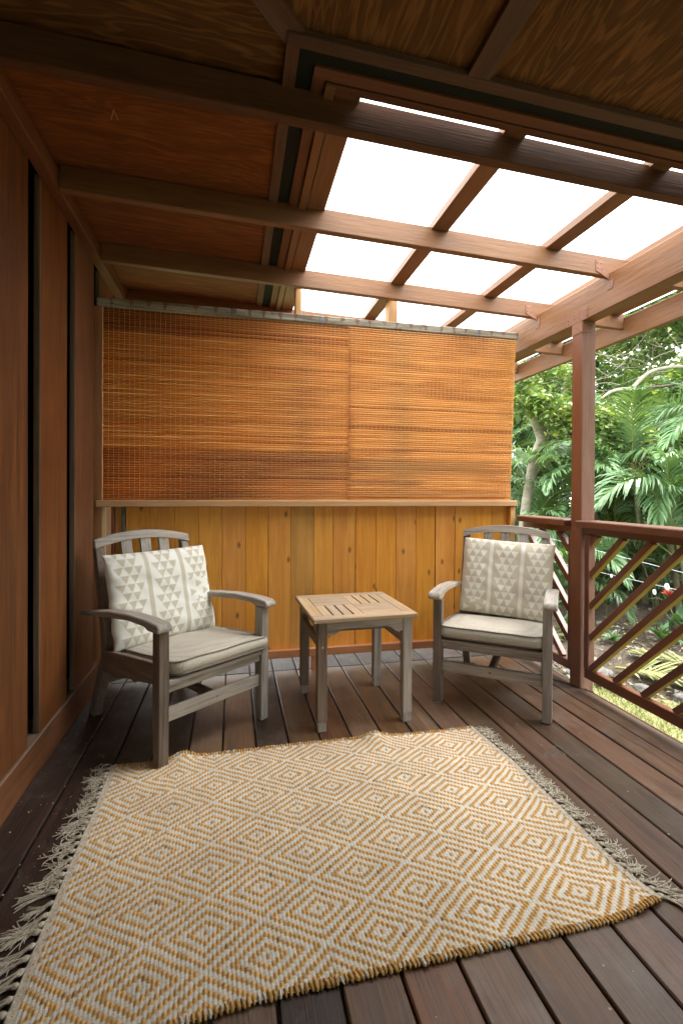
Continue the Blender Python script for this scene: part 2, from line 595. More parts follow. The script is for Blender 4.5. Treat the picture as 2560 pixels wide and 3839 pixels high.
# chalk scribble on a board
bm = bmesh.new()
crnd = random.Random(4)
for k in range(7):
    a = crnd.uniform(0, 6.28)
    x0, y0 = 1.322 + k * .008 + crnd.uniform(-.02, .03), 1.80 + crnd.uniform(-.04, .04)
    pts = [(x0 + .012 * math.cos(a + t * .5) * (1 + t * .25), y0 + .012 * math.sin(a + t * .5) * (1 + .25 * t)) for t in range(6)]
    wd = .0018
    for p, q in zip(pts, pts[1:]):
        d = Vector((q[0] - p[0], q[1] - p[1]))
        n = Vector((-d.y, d.x)).normalized() * wd
        f = [bm.verts.new((p[0] + n.x, p[1] + n.y, 0)), bm.verts.new((q[0] + n.x, q[1] + n.y, 0)), bm.verts.new((q[0] - n.x, q[1] - n.y, 0)), bm.verts.new((p[0] - n.x, p[1] - n.y, 0))]
        bm.faces.new(f)
ch = link('chalk_mark', mesh_bm('chalk_mark', bm, M_chalk), deck, (0, 0, .0022))
ch['kind'] = 'stuff'
ch['label'] = 'pale blue chalk scribble'

# ------------------------------------------------------------------ house wall on the left
wall = empty('house_wall', (-.8, .5, 0))
tag(wall, 'red brown board wall of the house with deep dark joints on the left', 'wall')
def wl(o):          # parent while keeping world placement
    o.parent = wall
    o.location = Vector(o.location) - Vector(wall.location)
    return o
wl(box('wall_core', (-.98, -.85), (-6.2, 4.3), (-.1, 2.6), W('gap_shade', 'z')))
mw, me_ = W('wall_stain', 'z'), W('wall_edge', 'z')
for k in range(-18, 6):
    y0 = 1.703 + .428 * k
    wl(box('wall_board', (-.786, -.76), (y0, y0 + .313), (.1435, 2.43), mw, None, .003, edge=(lambda n: abs(n.y) > .6, me_)))
wl(box('base_board', (-.849, -.752), (-6.2, 4.3), (0, .1425), W('wall_stain', 'y'), None, .004, edge=(lambda n: n.z > .6, W('wall_edge', 'y'))))
wl(box('wall_plate', (-.851, -.7605), (-6.2, 4.3), (2.378, 2.55), W('gap_shade', 'y'), None, 0))  # added block that keeps light out of the joint tops
wl(box('ledger', (-.76, -.71), (-6.2, 4.3), (2.36, 2.437), W('trim_stain', 'y'), None, .003))
# blue crayon ticks on the wall
bm = bmesh.new()
for (y, z, h) in ((2.747, 1.34, .012), (2.757, 1.315, .008), (2.775, 1.305, .014), (2.748, 1.265, .012), (2.785, 1.262, .016), (2.77, 1.23, .01)):
    box_bm(.0006, .003, h, 0, bm, (0, y, z))
c = link('crayon_mark', mesh_bm('crayon_mark', bm, M_blue), None, (-.7596, 0, 0))
c['kind'] = 'stuff'
wl(c)

# ------------------------------------------------------------------ screen wall at the back
scr = empty('screen_wall', (0, 3.0, 0))
tag(scr, 'honey coloured plank half wall with pale cap rail closing the far end of the porch', 'wall')
def sl(o):
    o.parent = scr
    o.location = Vector(o.location) - Vector(scr.location)
    return o
px = [-.6205, -.4875, -.3495, -.213, -.076, .064, .201, .340, .485, .611, .7585, .8945, 1.0315, 1.17, 1.310, 1.449, 1.588, 1.7241, 1.842]
prnd = random.Random(11)
for i, (a, b_) in enumerate(zip(px, px[1:])):
    gap = .0008 if i != 13 else .003
    dy = prnd.uniform(-.0015, .0015)
    if i in (13,): dy = .004
    mat = W('plank_stain', 'z') if i == 7 else W('plank', 'z')
    o = sl(box('plank', (a + gap, b_ - gap), (2.992 + dy, 3.012 + dy), (.085, 1.024), mat, None, .0022))
    if i == 7:
        o['label'] = 'plank with a greenish stain'
sl(box('light_stop_sheet', (-.69, 1.842), (3.0165, 3.0205), (.09, 1.02), W('gap_shade', 'x'), None, 0))  # sheet added behind the planks to stop light coming through their gaps
sl(box('plank', (-.675, -.642), (2.992, 3.012), (.085, 1.024), W('plank', 'z'), None, .002))
sl(box('corner_strip', (-.640, -.622), (2.975, 3.012), (.085, 1.024), plain('green_grey_strip', (.1, .115, .09), .8, .2, 0, 30, (.2, .2, .16)), None, .002))
sl(box('stud', (-.80, -.7355), (2.955, 3.044), (0, 2.169), W('pine_red', 'z'), None, .003, edge=(lambda n: n.x > .6, W('pine', 'z'))))  # inner side face in paler pine: its light is painted in
sl(box('stud', (-.690, -.677), (2.957, 3.044), (0.04, 1.024), W('trim_stain', 'z'), None, .002))
sl(box('stud', (1.8425, 1.879), (2.955, 3.044), (0, 1.0225), W('pine', 'z'), None, .003, edge=(lambda n: n.x < -.6, W('plank', 'z'))))
sl(box('stud', (.368, .407), (3.022, 3.10), (.09, 2.42), W('pine', 'z'), None, .003))
sl(box('stud', (.985, 1.043), (3.022, 3.10), (.09, 2.40), W('pine', 'z'), None, .003))
sl(box('stud', (.47, .505), (2.96, 2.99), (0, .088), W('pine_red', 'z'), None, .002))
sl(box('stud', (-.735, -.70), (2.957, 2.99), (0, .088), W('pine', 'z'), None, .002))
sl(box('base_trim', (-.674, 1.842), (2.955, 2.991), (.088, .136), W('pine_red', 'x'), None, .003))
sl(box('cap_rail', (-.768, 1.882), (2.935, 3.046), (1.0235, 1.062), W('pine', 'x'), None, .004))

def top_rail_mat():
    m, nt, b, out = new_mat('paint_stained_rail')
    tc = nd(nt, 'ShaderNodeTexCoord')
    v = tc.outputs['Object']
    g = noise_n(nt, mapping(nt, v, (3, 60, 60)), 1, 6, .65, .5)
    base = mixc(nt, rng(nt, g, .35, .65), (.17, .14, .10), (.46, .43, .34))
    sx = nd(nt, 'ShaderNodeSeparateXYZ')
    nt.links.new(v, sx.inputs[0])
    # blotches of red brown paint left where boards once lay, at uneven steps
    xw = math_n(nt, 'ADD', sx.outputs[0], math_n(nt, 'MULTIPLY', noise_n(nt, mapping(nt, v, (3, 0, 0)), 1, 2), .12))
    cell = math_n(nt, 'ABSOLUTE', math_n(nt, 'SUBTRACT', math_n(nt, 'FRACT', math_n(nt, 'MULTIPLY', xw, 10.5)), .5))
    edge = math_n(nt, 'ADD', cell, math_n(nt, 'MULTIPLY', noise_n(nt, v, 38, 3, .6), .5))
    zlow = rng(nt, sx.outputs[2], -.022, .02, .16, -.02)
    k = rng(nt, math_n(nt, 'ADD', edge, zlow), .36, .42, 1, 0)
    sel = rng(nt, noise_n(nt, mapping(nt, v, (6, 0, 0)), 1, 2), .36, .46)
    k = math_n(nt, 'MULTIPLY', math_n(nt, 'MULTIPLY', k, sel), .8)
    col = mixc(nt, k, base, (.22, .09, .05))
    col = mixc(nt, rng(nt, noise_n(nt, mapping(nt, v, (14, 30, 30)), 1, 4), .62, .68, 0, .6), col, (.06, .07, .07))
    nt.links.new(col, b.inputs['Base Color'])
    b.inputs['Roughness'].default_value = .85
    bump(nt, b, g, .5, .004)
    return m
tr = sl(box('top_rail', (-.770, 1.900), (2.955, 3.02), (2.17, 2.217), top_rail_mat(), None, .005))
tr['label'] = 'grey top rail blotched with red brown paint'
bm = bmesh.new()
for x in (.517, 1.60, -.02):
    box_bm(.005, .001, .044, 0, bm, (x, 0, 0))
bl = sl(link('chalk_line', mesh_bm('chalk_line', bm, M_blue), None, (0, 2.9538, 2.193)))
bl['kind'] = 'stuff'

# ------------------------------------------------------------------ bamboo blinds
def bamboo_mat():
    m, nt, b, out = new_mat('bamboo_slat')
    tc = nd(nt, 'ShaderNodeTexCoord')
    oi = nd(nt, 'ShaderNodeObjectInfo')
    ge = nd(nt, 'ShaderNodeNewGeometry')
    p = ge.outputs['Position']
    comb = nd(nt, 'ShaderNodeCombineXYZ')
    nt.links.new(math_n(nt, 'MULTIPLY', oi.outputs['Random'], 60.0), comb.inputs[0])
    nt.links.new(math_n(nt, 'MULTIPLY', oi.outputs['Random'], 17.0), comb.inputs[2])
    ad = nd(nt, 'ShaderNodeVectorMath', operation='ADD')
    nt.links.new(tc.outputs['Object'], ad.inputs[0])
    nt.links.new(comb.outputs[0], ad.inputs[1])
    fib = noise_n(nt, mapping(nt, ad.outputs[0], (5, 90, 400)), 1, 4, .6)
    along = noise_n(nt, mapping(nt, ad.outputs[0], (1.6, 1, 1)), 1, 3, .6)
    patch = noise_n(nt, mapping(nt, p, (1.1, 1, 5.5)), 1, 3, .55, .4)
    sp = nd(nt, 'ShaderNodeSeparateXYZ')
    nt.links.new(p, sp.inputs[0])
    light_falloff = rng(nt, math_n(nt, 'ADD', sp.outputs[0], math_n(nt, 'MULTIPLY', along, .9)), -.45, 1.5)      # light falloff put into the colour, paler towards the open side
    c = mixc(nt, rng(nt, along, .3, .7), mixc(nt, light_falloff, (.34, .095, .014), (.62, .29, .07)), mixc(nt, light_falloff, (.54, .2, .034), (.88, .52, .17)))
    c = mixc(nt, rng(nt, patch, .52, .68, 0, .7), c, (.27, .075, .016))
    c = mixc(nt, rng(nt, fib, .5, .75, 0, .35), c, (.2, .07, .02))
    c = mixc(nt, math_n(nt, 'MULTIPLY', math_n(nt, 'GREATER_THAN', oi.outputs['Random'], .93), .75), c, (.16, .045, .015))
    hs = nd(nt, 'ShaderNodeHueSaturation')
    nt.links.new(c, hs.inputs['Color'])
    r2 = math_n(nt, 'FRACT', math_n(nt, 'MULTIPLY', oi.outputs['Random'], 9.17))
    nt.links.new(rng(nt, r2, 0, 1, .82, 1.15), hs.inputs['Value'])
    nt.links.new(hs.outputs[0], b.inputs['Base Color'])
    b.inputs['Roughness'].default_value = .45
    b.inputs['Specular IOR Level'].default_value = .3
    bump(nt, b, fib, .3, .002)
    tl = nd(nt, 'ShaderNodeBsdfTranslucent')
    nt.links.new(mixc(nt, .75, hs.outputs[0], (1.0, .42, .07)), tl.inputs[0])
    mx = nd(nt, 'ShaderNodeMixShader')
    mx.inputs[0].default_value = .38
    nt.links.new(b.outputs[0], mx.inputs[1])
    nt.links.new(tl.outputs[0], mx.inputs[2])
    nt.links.new(mx.outputs[0], out.inputs[0])
    return m
def thin_mat(name, front, through, f):
    m, nt, b, out = new_mat(name)
    b.inputs['Base Color'].default_value = (*front, 1)
    b.inputs['Roughness'].default_value = .9
    b.inputs['Specular IOR Level'].default_value = .1
    tl = nd(nt, 'ShaderNodeBsdfTranslucent')
    tl.inputs[0].default_value = (*through, 1)
    mx = nd(nt, 'ShaderNodeMixShader')
    if f < .5:
        ge = nd(nt, 'ShaderNodeNewGeometry')
        nn = noise_n(nt, mapping(nt, ge.outputs['Position'], (1.7, 0, 1.2)), 1, 2)
        nt.links.new(rng(nt, nn, .42, .6, f, .72), mx.inputs[0])
        nt.links.new(mixc(nt, rng(nt, nn, .42, .6), through, (.95, .6, .25)), tl.inputs[0])
    else:
        mx.inputs[0].default_value = f
    nt.links.new(b.outputs[0], mx.inputs[1])
    nt.links.new(tl.outputs[0], mx.inputs[2])
    nt.links.new(mx.outputs[0], out.inputs[0])
    return m
M_bam = bamboo_mat()
M_cord = plain('blind_cord', (.62, .44, .23), .9, .2)
M_bamdark = plain('bamboo_back', (.05, .017, .006), .9, .1)
M_lightstop = thin_mat('light_stop_thin', (.12, .05, .018), (.95, .6, .25), .7)
M_bamfold = thin_mat('bamboo_fold', (.12, .04, .012), (.7, .22, .05), .3)

def blind(name, x0, x1t, x1b, ztop, zbot, y, label, cords, seed, folds):
    root = empty(name, ((x0 + x1t) / 2, y, ztop + .01))
    tag(root, label, 'blind', 'bamboo blinds on the screen wall')
    ox, oy, oz = root.location
    rr = random.Random(seed)
    pitch_ = .0135
    n = int((ztop - zbot) / pitch_)
    # one cross section: a half round strip of bamboo
    prof = [(.004, -.0066), (-.0014, -.0054), (-.0034, -.002), (-.0034, .002), (-.0014, .0054), (.004, .0066)]
    for i in range(n):
        z = ztop - (i + .5) * pitch_
        t = i / (n - 1)
        xe = x1t + (x1b - x1t) * t + rr.uniform(-.002, .002)
        xs_ = x0 + rr.uniform(-.002, .002)
        L = xe - xs_
        bm = bmesh.new()
        prev = None
        m = 7
        ph = rr.uniform(0, 6)
        for k in range(m + 1):
            x = -L / 2 + L * k / m
            sag = .0011 * math.sin(ph + k * 1.3) + rr.uniform(-.0004, .0004)
            ring = [bm.verts.new((x, py, pz + sag)) for py, pz in prof]
            if prev:
                for a in range(len(prof) - 1):
                    bm.faces.new((prev[a], prev[a + 1], ring[a + 1], ring[a]))
            prev = ring
        link('slat', mesh_bm('slat', bm, M_bam), root, ((xs_ + xe) / 2 - ox, rr.uniform(-.0006, .0006), z - oz), (0, rr.uniform(-.0006, .0006), 0))
    bm = bmesh.new()
    for k in range(cords):
        t = (k + .6) / cords
        xa = x0 + (x1t - x0) * t
        xb = x0 + (x1b - x0) * t
        pts = []
        for j in range(24):
            s = j / 23
            pts.append((xa + (xb - xa) * s - ox + rr.uniform(-.0007, .0007), -.0043, ztop + (zbot - ztop) * s - oz))
        tube_bm(bm, pts, .0016, 4, False)
    o = link('cord', mesh_bm('cord', bm, M_cord), root)
    o['kind'] = 'stuff'
    # folded valance, head slat and bottom bar
    bm = box_bm(x1t - x0 - .01, .012, .02, .003)
    link('head_rail', mesh_bm('head_rail', bm, M_bamdark), root, ((x0 + x1t) / 2 - ox, .012, .006))
    bm = box_bm(x1b - x0, .011, .014, .004)
    link('bottom_bar', mesh_bm('bottom_bar', bm, M_bam), root, ((x0 + x1b) / 2 - ox, 0, zbot - .004 - oz))
    def layer(nm, xa, xb, za, zb_, y_, mat):
        b2 = bmesh.new()
        b2.faces.new([b2.verts.new(p) for p in ((xa - ox, y_, za - oz), (xb - ox, y_, za - oz), (xb - ox, y_, zb_ - oz), (xa - ox, y_, zb_ - oz))])
        return link(nm, mesh_bm(nm, b2, mat), root)
    layer('light_stop_backing', x0, min(x1b, x1t) + (.02 if x0 < 0 else -.004), zbot, ztop, .0075, M_lightstop)  # layer added behind the slats against bright lines of light between them
    # turned over hems, double thickness
    for xa, xb, za, zb_ in folds:
        layer('hem', xa, xb, za, zb_, .011 + rr.uniform(0, .004), M_bamfold)
    # the doubled band at the top hangs a little proud and ends in a dark edge
    return root
blind('bamboo_blind', -.752, .7065, .7065, 2.165, 1.070, 2.966, 'wide bamboo blind hanging beside the house wall, darker reddish slats', 52, 3, [(-.75, .70, 2.032, 2.165), (-.75, .70, 1.07, 1.36), (-.75, .70, 1.07, 1.115)])
blind('bamboo_blind', .7010, 1.875, 1.840, 2.163, 1.070, 2.957, 'narrower bamboo blind nearest the garden, paler straw slats', 42, 9, [(.71, 1.84, 2.04, 2.163), (.71, 1.83, 1.07, 1.14), (.71, 1.84, 1.24, 1.33), (.71, 1.2, 1.16, 1.2)])

# ------------------------------------------------------------------ roof
roof = empty('porch_roof', (0, 0, 2.4))
tag(roof, 'dark stained porch roof of rafters and plywood with a clear panelled opening', 'roof')
def rl(o):
    o.parent = roof
    o.location = Vector(o.location) - Vector(roof.location)
    return o
mtan = W('paint_tan', 'x')
rafter_objs = {}
raf = {1: (1.548, 1.592), 2: (2.175, 2.213), 3: (2.797, 2.835), 4: (3.425, 3.463), 5: (4.06, 4.098)}
for k in (-5, -4, -3, -2, -1, 0):
    raf[k] = (1.540 + .62 * (k - 1) - .02, 1.584 + .62 * (k - 1) - .026)
for k, (ya, yb) in sorted(raf.items()):
    if k < 1:
        continue
    o = on_slope('rafter', -.709, 2.60, ya, yb, -.089, .1015, mtan if k > 1 else W('rafter_dark', 'x'), None, .003)  # nearest rafter gets the colour with its shade painted in
    rafter_objs[k] = rl(o)
# plywood ceiling of the solid strip beside the house, one sheet per bay, grain across
def zc(x, y): return zt(x) + .013
def zn(x, y): return zt(x) + .022
mp = W('ply_stain', 'x')
ys = [1.584, 2.213, 2.835, 3.463, 4.098]
yn = [2.175, 2.797, 3.425, 4.06, 4.6]
bounds = [1.562, 2.194, 2.816, 3.444, 4.30]
for a, b_ in zip(bounds, bounds[1:]):
    rl(prism('ceiling_panel', [(-.80, a), (.3145, a), (.3145, b_), (-.80, b_)], zc, .014, mp))
rl(prism('ceiling_panel', [(-.80, .435), (.155, 1.39), (.3145, 1.39), (.3145, 1.5615), (-.80, 1.5615)], zn, .014, W('ply_old', 'x')))
# the near sheets, grain running towards the viewer
rl(prism('ceiling_panel', [(.156, 1.389), (.727, 1.389), (.727, -6.2), (-.80, -6.2), (-.80, .434)], zn, .014, W('ply_old', 'y')))
rl(prism('ceiling_panel', [(.7275, 1.389), (2.62, 1.389), (2.62, -6.2), (.7275, -6.2)], zn, .014, W('ply_old', 'y')))
def strip_y(name, x0, x1, y0, y1, drop, th, mat, edge=None):
    xc = (x0 + x1) / 2
    o = box(name, (x0, x1), (y0, y1), (0, th), mat, None, .0015, edge=edge)
    o.location = (xc, (y0 + y1) / 2, zt(xc) - drop + th / 2)
    o.rotation_euler = (0, math.atan(S), 0)
    return rl(o)
ms_y, ms_x = W('strip_old', 'y'), W('strip_old', 'x')
# strips beside the opening (along y) and at its near edge (along x)
strip_y('ceiling_strip', .141, .181, 1.362, 4.29, .0, .0125, ms_y)
strip_y('vent_screen', .182, .230, 1.404, 4.29, -.008, .008, M_mesh_vent)
strip_y('ceiling_strip', .231, .271, 1.450, 4.29, .0, .0122, W('trim_stain', 'y'))
strip_y('ceiling_strip', .275, .308, 1.500, 4.29, .010, .0225, W('paint_tan', 'y'))
strip_y('opening_board', .315, .397, 1.500, 4.29, .0, .038, W('paint_tan', 'y'))
def strip_x(name, x0, x1, y0, y1, drop, th, mat):
    return rl(on_slope(name, x0, x1, y0, y1, -drop, th, mat, None, .0015))
strip_x('ceiling_strip', .142, 2.61, 1.360, 1.402, .0003, .0218, ms_x)
strip_x('vent_screen', .184, 2.61, 1.403, 1.448, -.008, .008, M_mesh_vent)
strip_x('ceiling_strip', .233, 2.61, 1.449, 1.490, .0004, .022, W('trim_stain', 'x'))
strip_x('ceiling_strip', .277, 2.61, 1.497, 1.526, .0005, .024, W('trim_stain', 'x'))
strip_x('opening_board', .315, 2.61, 1.395, 1.5262, -.0245, .013, W('trim_stain', 'x'))
strip_y('ceiling_strip', .692, .765, -6.2, 1.3595, .0, .0215, ms_y)
# diagonal strip over the joint of the two ceiling slopes
L = 1.30
o = box('diagonal_strip', (-L / 2, L / 2), (-.036, .036), (-.0075, .0075), ms_x, None, .0015)
cx, cy = .163 - L / 2 * .7071, 1.381 - L / 2 * .7071
o.location = (cx, cy, zt(cx) + .014)
o.rotation_euler = (0, math.atan(S * .7071), R(45))
rl(o)
# purlins on top of the rafters
for (a, b_) in ((.922, 1.007), (1.546, 1.629), (2.06, 2.145), (2.48, 2.565)):
    strip_y('purlin', a, b_, 1.527, 4.29, -.0005, .038, W('paint_tan', 'y'))
# clear roof sheets
sx_ = [.36, .965, 1.588, 2.10, 2.66]
for a, b_ in zip(sx_, sx_[1:]):
    bm = bmesh.new()
    q = [bm.verts.new((x, y, zt(x) + .040)) for x, y in ((a, 1.528), (b_ - .0006, 1.528), (b_ - .0006, 4.40), (a, 4.40))]
    bm.faces.new(q)
    rl(link('clear_panel', mesh_bm('clear_panel', bm, M_sheet)))
# bits of leaf lying on the clear sheets
bm = bmesh.new()
for (x, y, r) in ((1.31, 1.86, .006), (1.72, 2.52, .004), (.62, 2.9, .003)):
    bm.faces.new([bm.verts.new((x + r * math.cos(a), y + r * .6 * math.sin(a), zt(x) + .042)) for a in (0, 1.2, 2.6, 3.9, 5.2)])
o = rl(link('leaf_bits', mesh_bm('leaf_bits', bm, plain('dry_bit', (.03, .02, .012), .9))))
o['kind'] = 'stuff'
# fascia at the eave
rl(box('fascia', (2.602, 2.640), (-6.2, 4.40), (2.178, 2.325), W('paint_tan', 'y'), None, .003))
# near rafters above the plywood are hidden; outlookers show past the beam
for k in range(0, -12, -1):
    ya = 1.528 + .62 * (k - 1)
    if 0: ya = raf[k][0]
    rl(on_slope('rafter', 2.03, 2.60, ya, ya + .038, -.089, .089, mtan, None, .003))
# beam on the outer side
bx = rl(box('beam', (1.929, 2.018), (-6.2, 4.35), (2.101, 2.286), W('paint_tan', 'y'), None, .004))
# fixing plates with nail heads
def nails(bm, pts, axis, r=.0045):
    for p in pts:
        t = bmesh.ops.create_icosphere(bm, subdivisions=1, radius=r, matrix=Matrix.Translation(p))
def plate(name, x, y, z, nl, parent_fn):
    bm = box_bm(x[1] - x[0], y[1] - y[0], z[1] - z[0], .001)
    c = Vector(((x[0] + x[1]) / 2, (y[0] + y[1]) / 2, (z[0] + z[1]) / 2))
    for p in nl:
        bmesh.ops.create_icosphere(bm, subdivisions=1, radius=.0042, matrix=Matrix.Translation(Vector(p) - c))
    o = link(name, mesh_bm(name, bm, M_strap), None, c)
    return parent_fn(o)
for k in (2, 3, 4):
    ya = raf[k][0]
    xe = 1.929
    zr = zb(xe)
    # plate on the rafter, twisted leg, plate on the beam
    bm = bmesh.new()
    def quadbox(pts, th, n):
        n = Vector(n) * th
        a = [bm.verts.new(Vector(p)) for p in pts]
        b2 = [bm.verts.new(Vector(p) + n) for p in pts]
        bm.faces.new(a); bm.faces.new(b2[::-1])
        for i in range(len(pts)):
            bm.faces.new((a[i], a[(i + 1) % len(pts)], b2[(i + 1) % len(pts)], b2[i]))
    yq = ya - .0005
    quadbox([(xe - .085, yq, zr + .075), (xe - .045, yq, zr + .075), (xe - .045, yq, zr + .035), (xe - .003, yq, zr + .0), (xe - .003, yq, zr - .02), (xe - .085, yq, zr + .02)], .003, (0, -1, 0))
    quadbox([(xe - .0005, ya - .03, zr + .018), (xe - .0005, ya + .012, zr - .005), (xe - .0005, ya + .012, zr - .07), (xe - .0005, ya - .022, zr - .07), (xe - .0005, ya - .03, zr - .03)], .003, (-1, 0, 0))
    for p in ((xe - .075, yq - .003, zr + .062), (xe - .056, yq - .003, zr + .06), (xe - .074, yq - .003, zr + .035), (xe - .05, yq - .003, zr + .032), (xe - .003, ya - .015, zr - .02), (xe - .003, ya, zr - .035), (xe - .003, ya - .013, zr - .055)):
        bmesh.ops.create_icosphere(bm, subdivisions=1, radius=.0042, matrix=Matrix.Translation(p))
    rl(link('hurricane_tie', mesh_bm('hurricane_tie', bm, M_strap)))
# hook under the beam
bm = bmesh.new()
pts = [(1.975, 2.72, 2.1015), (1.975, 2.72, 2.08)] + [(1.975, 2.72 + .011 * math.sin(a), 2.069 + .011 * math.cos(a)) for a in [i * .5 for i in range(11)]]
tube_bm(bm, pts, .0018, 6)
rl(link('screw_hook', mesh_bm('screw_hook', bm, M_metal)))
# pencil caret scratched on a ceiling sheet
bm = bmesh.new()
for (p, q) in (((-.418, 1.811), (-.437, 1.862)), ((-.418, 1.811), (-.413, 1.861))):
    d = Vector((q[0] - p[0], q[1] - p[1])).normalized()
    n = Vector((-d.y, d.x)) * .0011
    zz = zc(-.42, 0) - .0012
    bm.faces.new([bm.verts.new((p[0] + n.x, p[1] + n.y, zz)), bm.verts.new((q[0] + n.x, q[1] + n.y, zz)), bm.verts.new((q[0] - n.x, q[1] - n.y, zz)), bm.verts.new((p[0] - n.x, p[1] - n.y, zz))])
o = rl(link('scratch_mark', mesh_bm('scratch_mark', bm, M_scratch)))
o['kind'] = 'stuff'

# ------------------------------------------------------------------ post
post = empty('porch_post', (1.973, 2.417, 0))
tag(post, 'square brown timber post carrying the roof beam at the railing', 'post')
def pl(o):
    o.parent = post
    o.location = Vector(o.location) - Vector(post.location)
    return o
pl(box('shaft', (1.9292, 2.0178), (2.373, 2.462), (-.2, 2.1005), W('post_stain', 'z'), None, .004, edge=(lambda n: n.y < -.6, W('post_weather', 'z'))))
plate('post_strap', (1.9262, 1.929), (2.375, 2.460), (2.035, 2.1), [(1.9262, 2.39, 2.05), (1.9262, 2.445, 2.05), (1.9262, 2.418, 2.068)], pl)
plate('post_strap', (1.9257, 1.9288), (2.333, 2.505), (2.1005, 2.166), [(1.9257, 2.345, 2.15), (1.9257, 2.345, 2.118), (1.9257, 2.40, 2.15), (1.9257, 2.44, 2.13), (1.9257, 2.40, 2.12), (1.9257, 2.49, 2.135), (1.9257, 2.49, 2.118)], pl)
plate('post_strap', (1.9262, 1.965), (2.3695, 2.3728), (2.035, 2.1), [(1.945, 2.3695, 2.05), (1.953, 2.3695, 2.08)], pl)
# thin black wire lying round the foot of the post
bm = bmesh.new()
pts = [(1.80, 2.62, .004), (1.86, 2.50, .004), (1.905, 2.42, .005), (1.918, 2.365, .005), (1.94, 2.33, .004), (1.966, 2.315, .003), (1.972, 2.30, -.02)]
tube_bm(bm, pts, .003, 5)
tag(link('wire', mesh_bm('wire', bm, plain('black_wire', (.02, .018, .016), .6))), 'thin dark cable lying on the deck round the foot of the post', 'cable')

# ------------------------------------------------------------------ railings
mr_y, mr_z = W('rail_stain', 'y'), W('rail_stain', 'z')
def railing(ya, yb, label, tilt):
    """Bay from ya (near) to yb (far). tilt=+1: slats rise towards the viewer."""
    root = empty('railing', (1.95, (ya + yb) / 2, 0))
    tag(root, label, 'railing', 'porch railings')
    def p(o):
        o.parent = root
        o.location = Vector(o.location) - Vector(root.location)
        return o
    p(box('hand_rail', (1.885, 2.03), (ya + .001, yb - .001), (.923, .961), mr_y, None, .005))
    f = .021 if yb < 2.5 else 0
    g = .001 if yb > 2.5 else 0
    y0, y1 = (ya + g, yb - f)
    p(box('sub_rail', (1.937, 1.975), (y0, y1), (.884, .9225), mr_y, None, .003))
    p(box('bottom_rail', (1.935, 1.972), (y0, y1), (.07, .125), mr_y, None, .003))
    p(box('stile', (1.932, 1.974), (y1 - .037, y1) if tilt > 0 else (y0, y0 + .024), (.126, .8835), mr_z, None, .003,
          edge=(lambda n: n.y < -.6, W('post_weather', 'z'))))
    # slats at 45 degrees
    s = .177
    w, t = .034, .032
    zlo, zhi = .1255, .8835
    ylo, yhi = (y0, y1 - .037) if tilt > 0 else (y0 + .024, y1)
    k0 = (.655 if tilt > 0 else .60)
    for i in range(-30, 40):
        c = k0 + s * i
        # line: z = c + tilt*(yref - y)
        yref = yhi if tilt > 0 else ylo
        pts = []
        def zy(y): return c + tilt * (yref - y) if tilt > 0 else c + (y - yref)
        a, b_ = ylo, yhi
        za, zb_ = zy(a), zy(b_)
        # clip to the frame
        def yz(z): return (yref - (z - c)) if tilt > 0 else (yref + (z - c))
        ends = []
        for y in (a, b_):
            if zlo <= zy(y) <= zhi: ends.append((y, zy(y)))
        for z in (zlo, zhi):
            if a < yz(z) < b_: ends.append((yz(z), z))
        if len(ends) < 2: continue
        ends.sort()
        e0, e1 = ends[0], ends[-1]
        if abs(e1[0] - e0[0]) < .05: continue
        o = bar('slat', (1.953, e0[0], e0[1]), (1.953, e1[0], e1[1]), t, w, W('rail_stain', 'x'), None, .002, edge=(lambda n: n.z < -.6, W('lawn_bounce_edge', 'x')))  # underside colour carries the lawn's bounce light
        p(o)
    return root
railing(.40, 2.372, 'brown railing bay of slanting slats on the viewer side of the post', 1)
railing(2.463, 2.954, 'short brown railing bay between the post and the plank half wall', -1)

# ================================================================== FURNITURE
mt_x, mt_y, mt_z = W('teak', 'x'), W('teak', 'y'), W('teak', 'z')
mb_x, mb_y, mb_z = W('teak_brown', 'x'), W('teak_brown', 'y'), W('teak_brown', 'z')
M_foot = plain('foot_pad', (.55, .52, .48), .6)

def yz_prism(name, poly, x0, x1, mat, parent, bev=.003):
    bm = bmesh.new()
    a = [bm.verts.new((x0, y, z)) for y, z in poly]
    b_ = [bm.verts.new((x1, y, z)) for y, z in poly]
    bm.faces.new(a)
    bm.faces.new(b_[::-1])
    n = len(poly)
    for i in range(n):
        bm.faces.new((a[i], b_[i], b_[(i + 1) % n], a[(i + 1) % n]))
    bmesh.ops.recalc_face_normals(bm, faces=bm.faces)
    bmesh.ops.bevel(bm, geom=bm.edges[:], offset=bev, segments=1, affect='EDGES', clamp_overlap=True)
    return link(name, mesh_bm(name, bm, mat), parent)

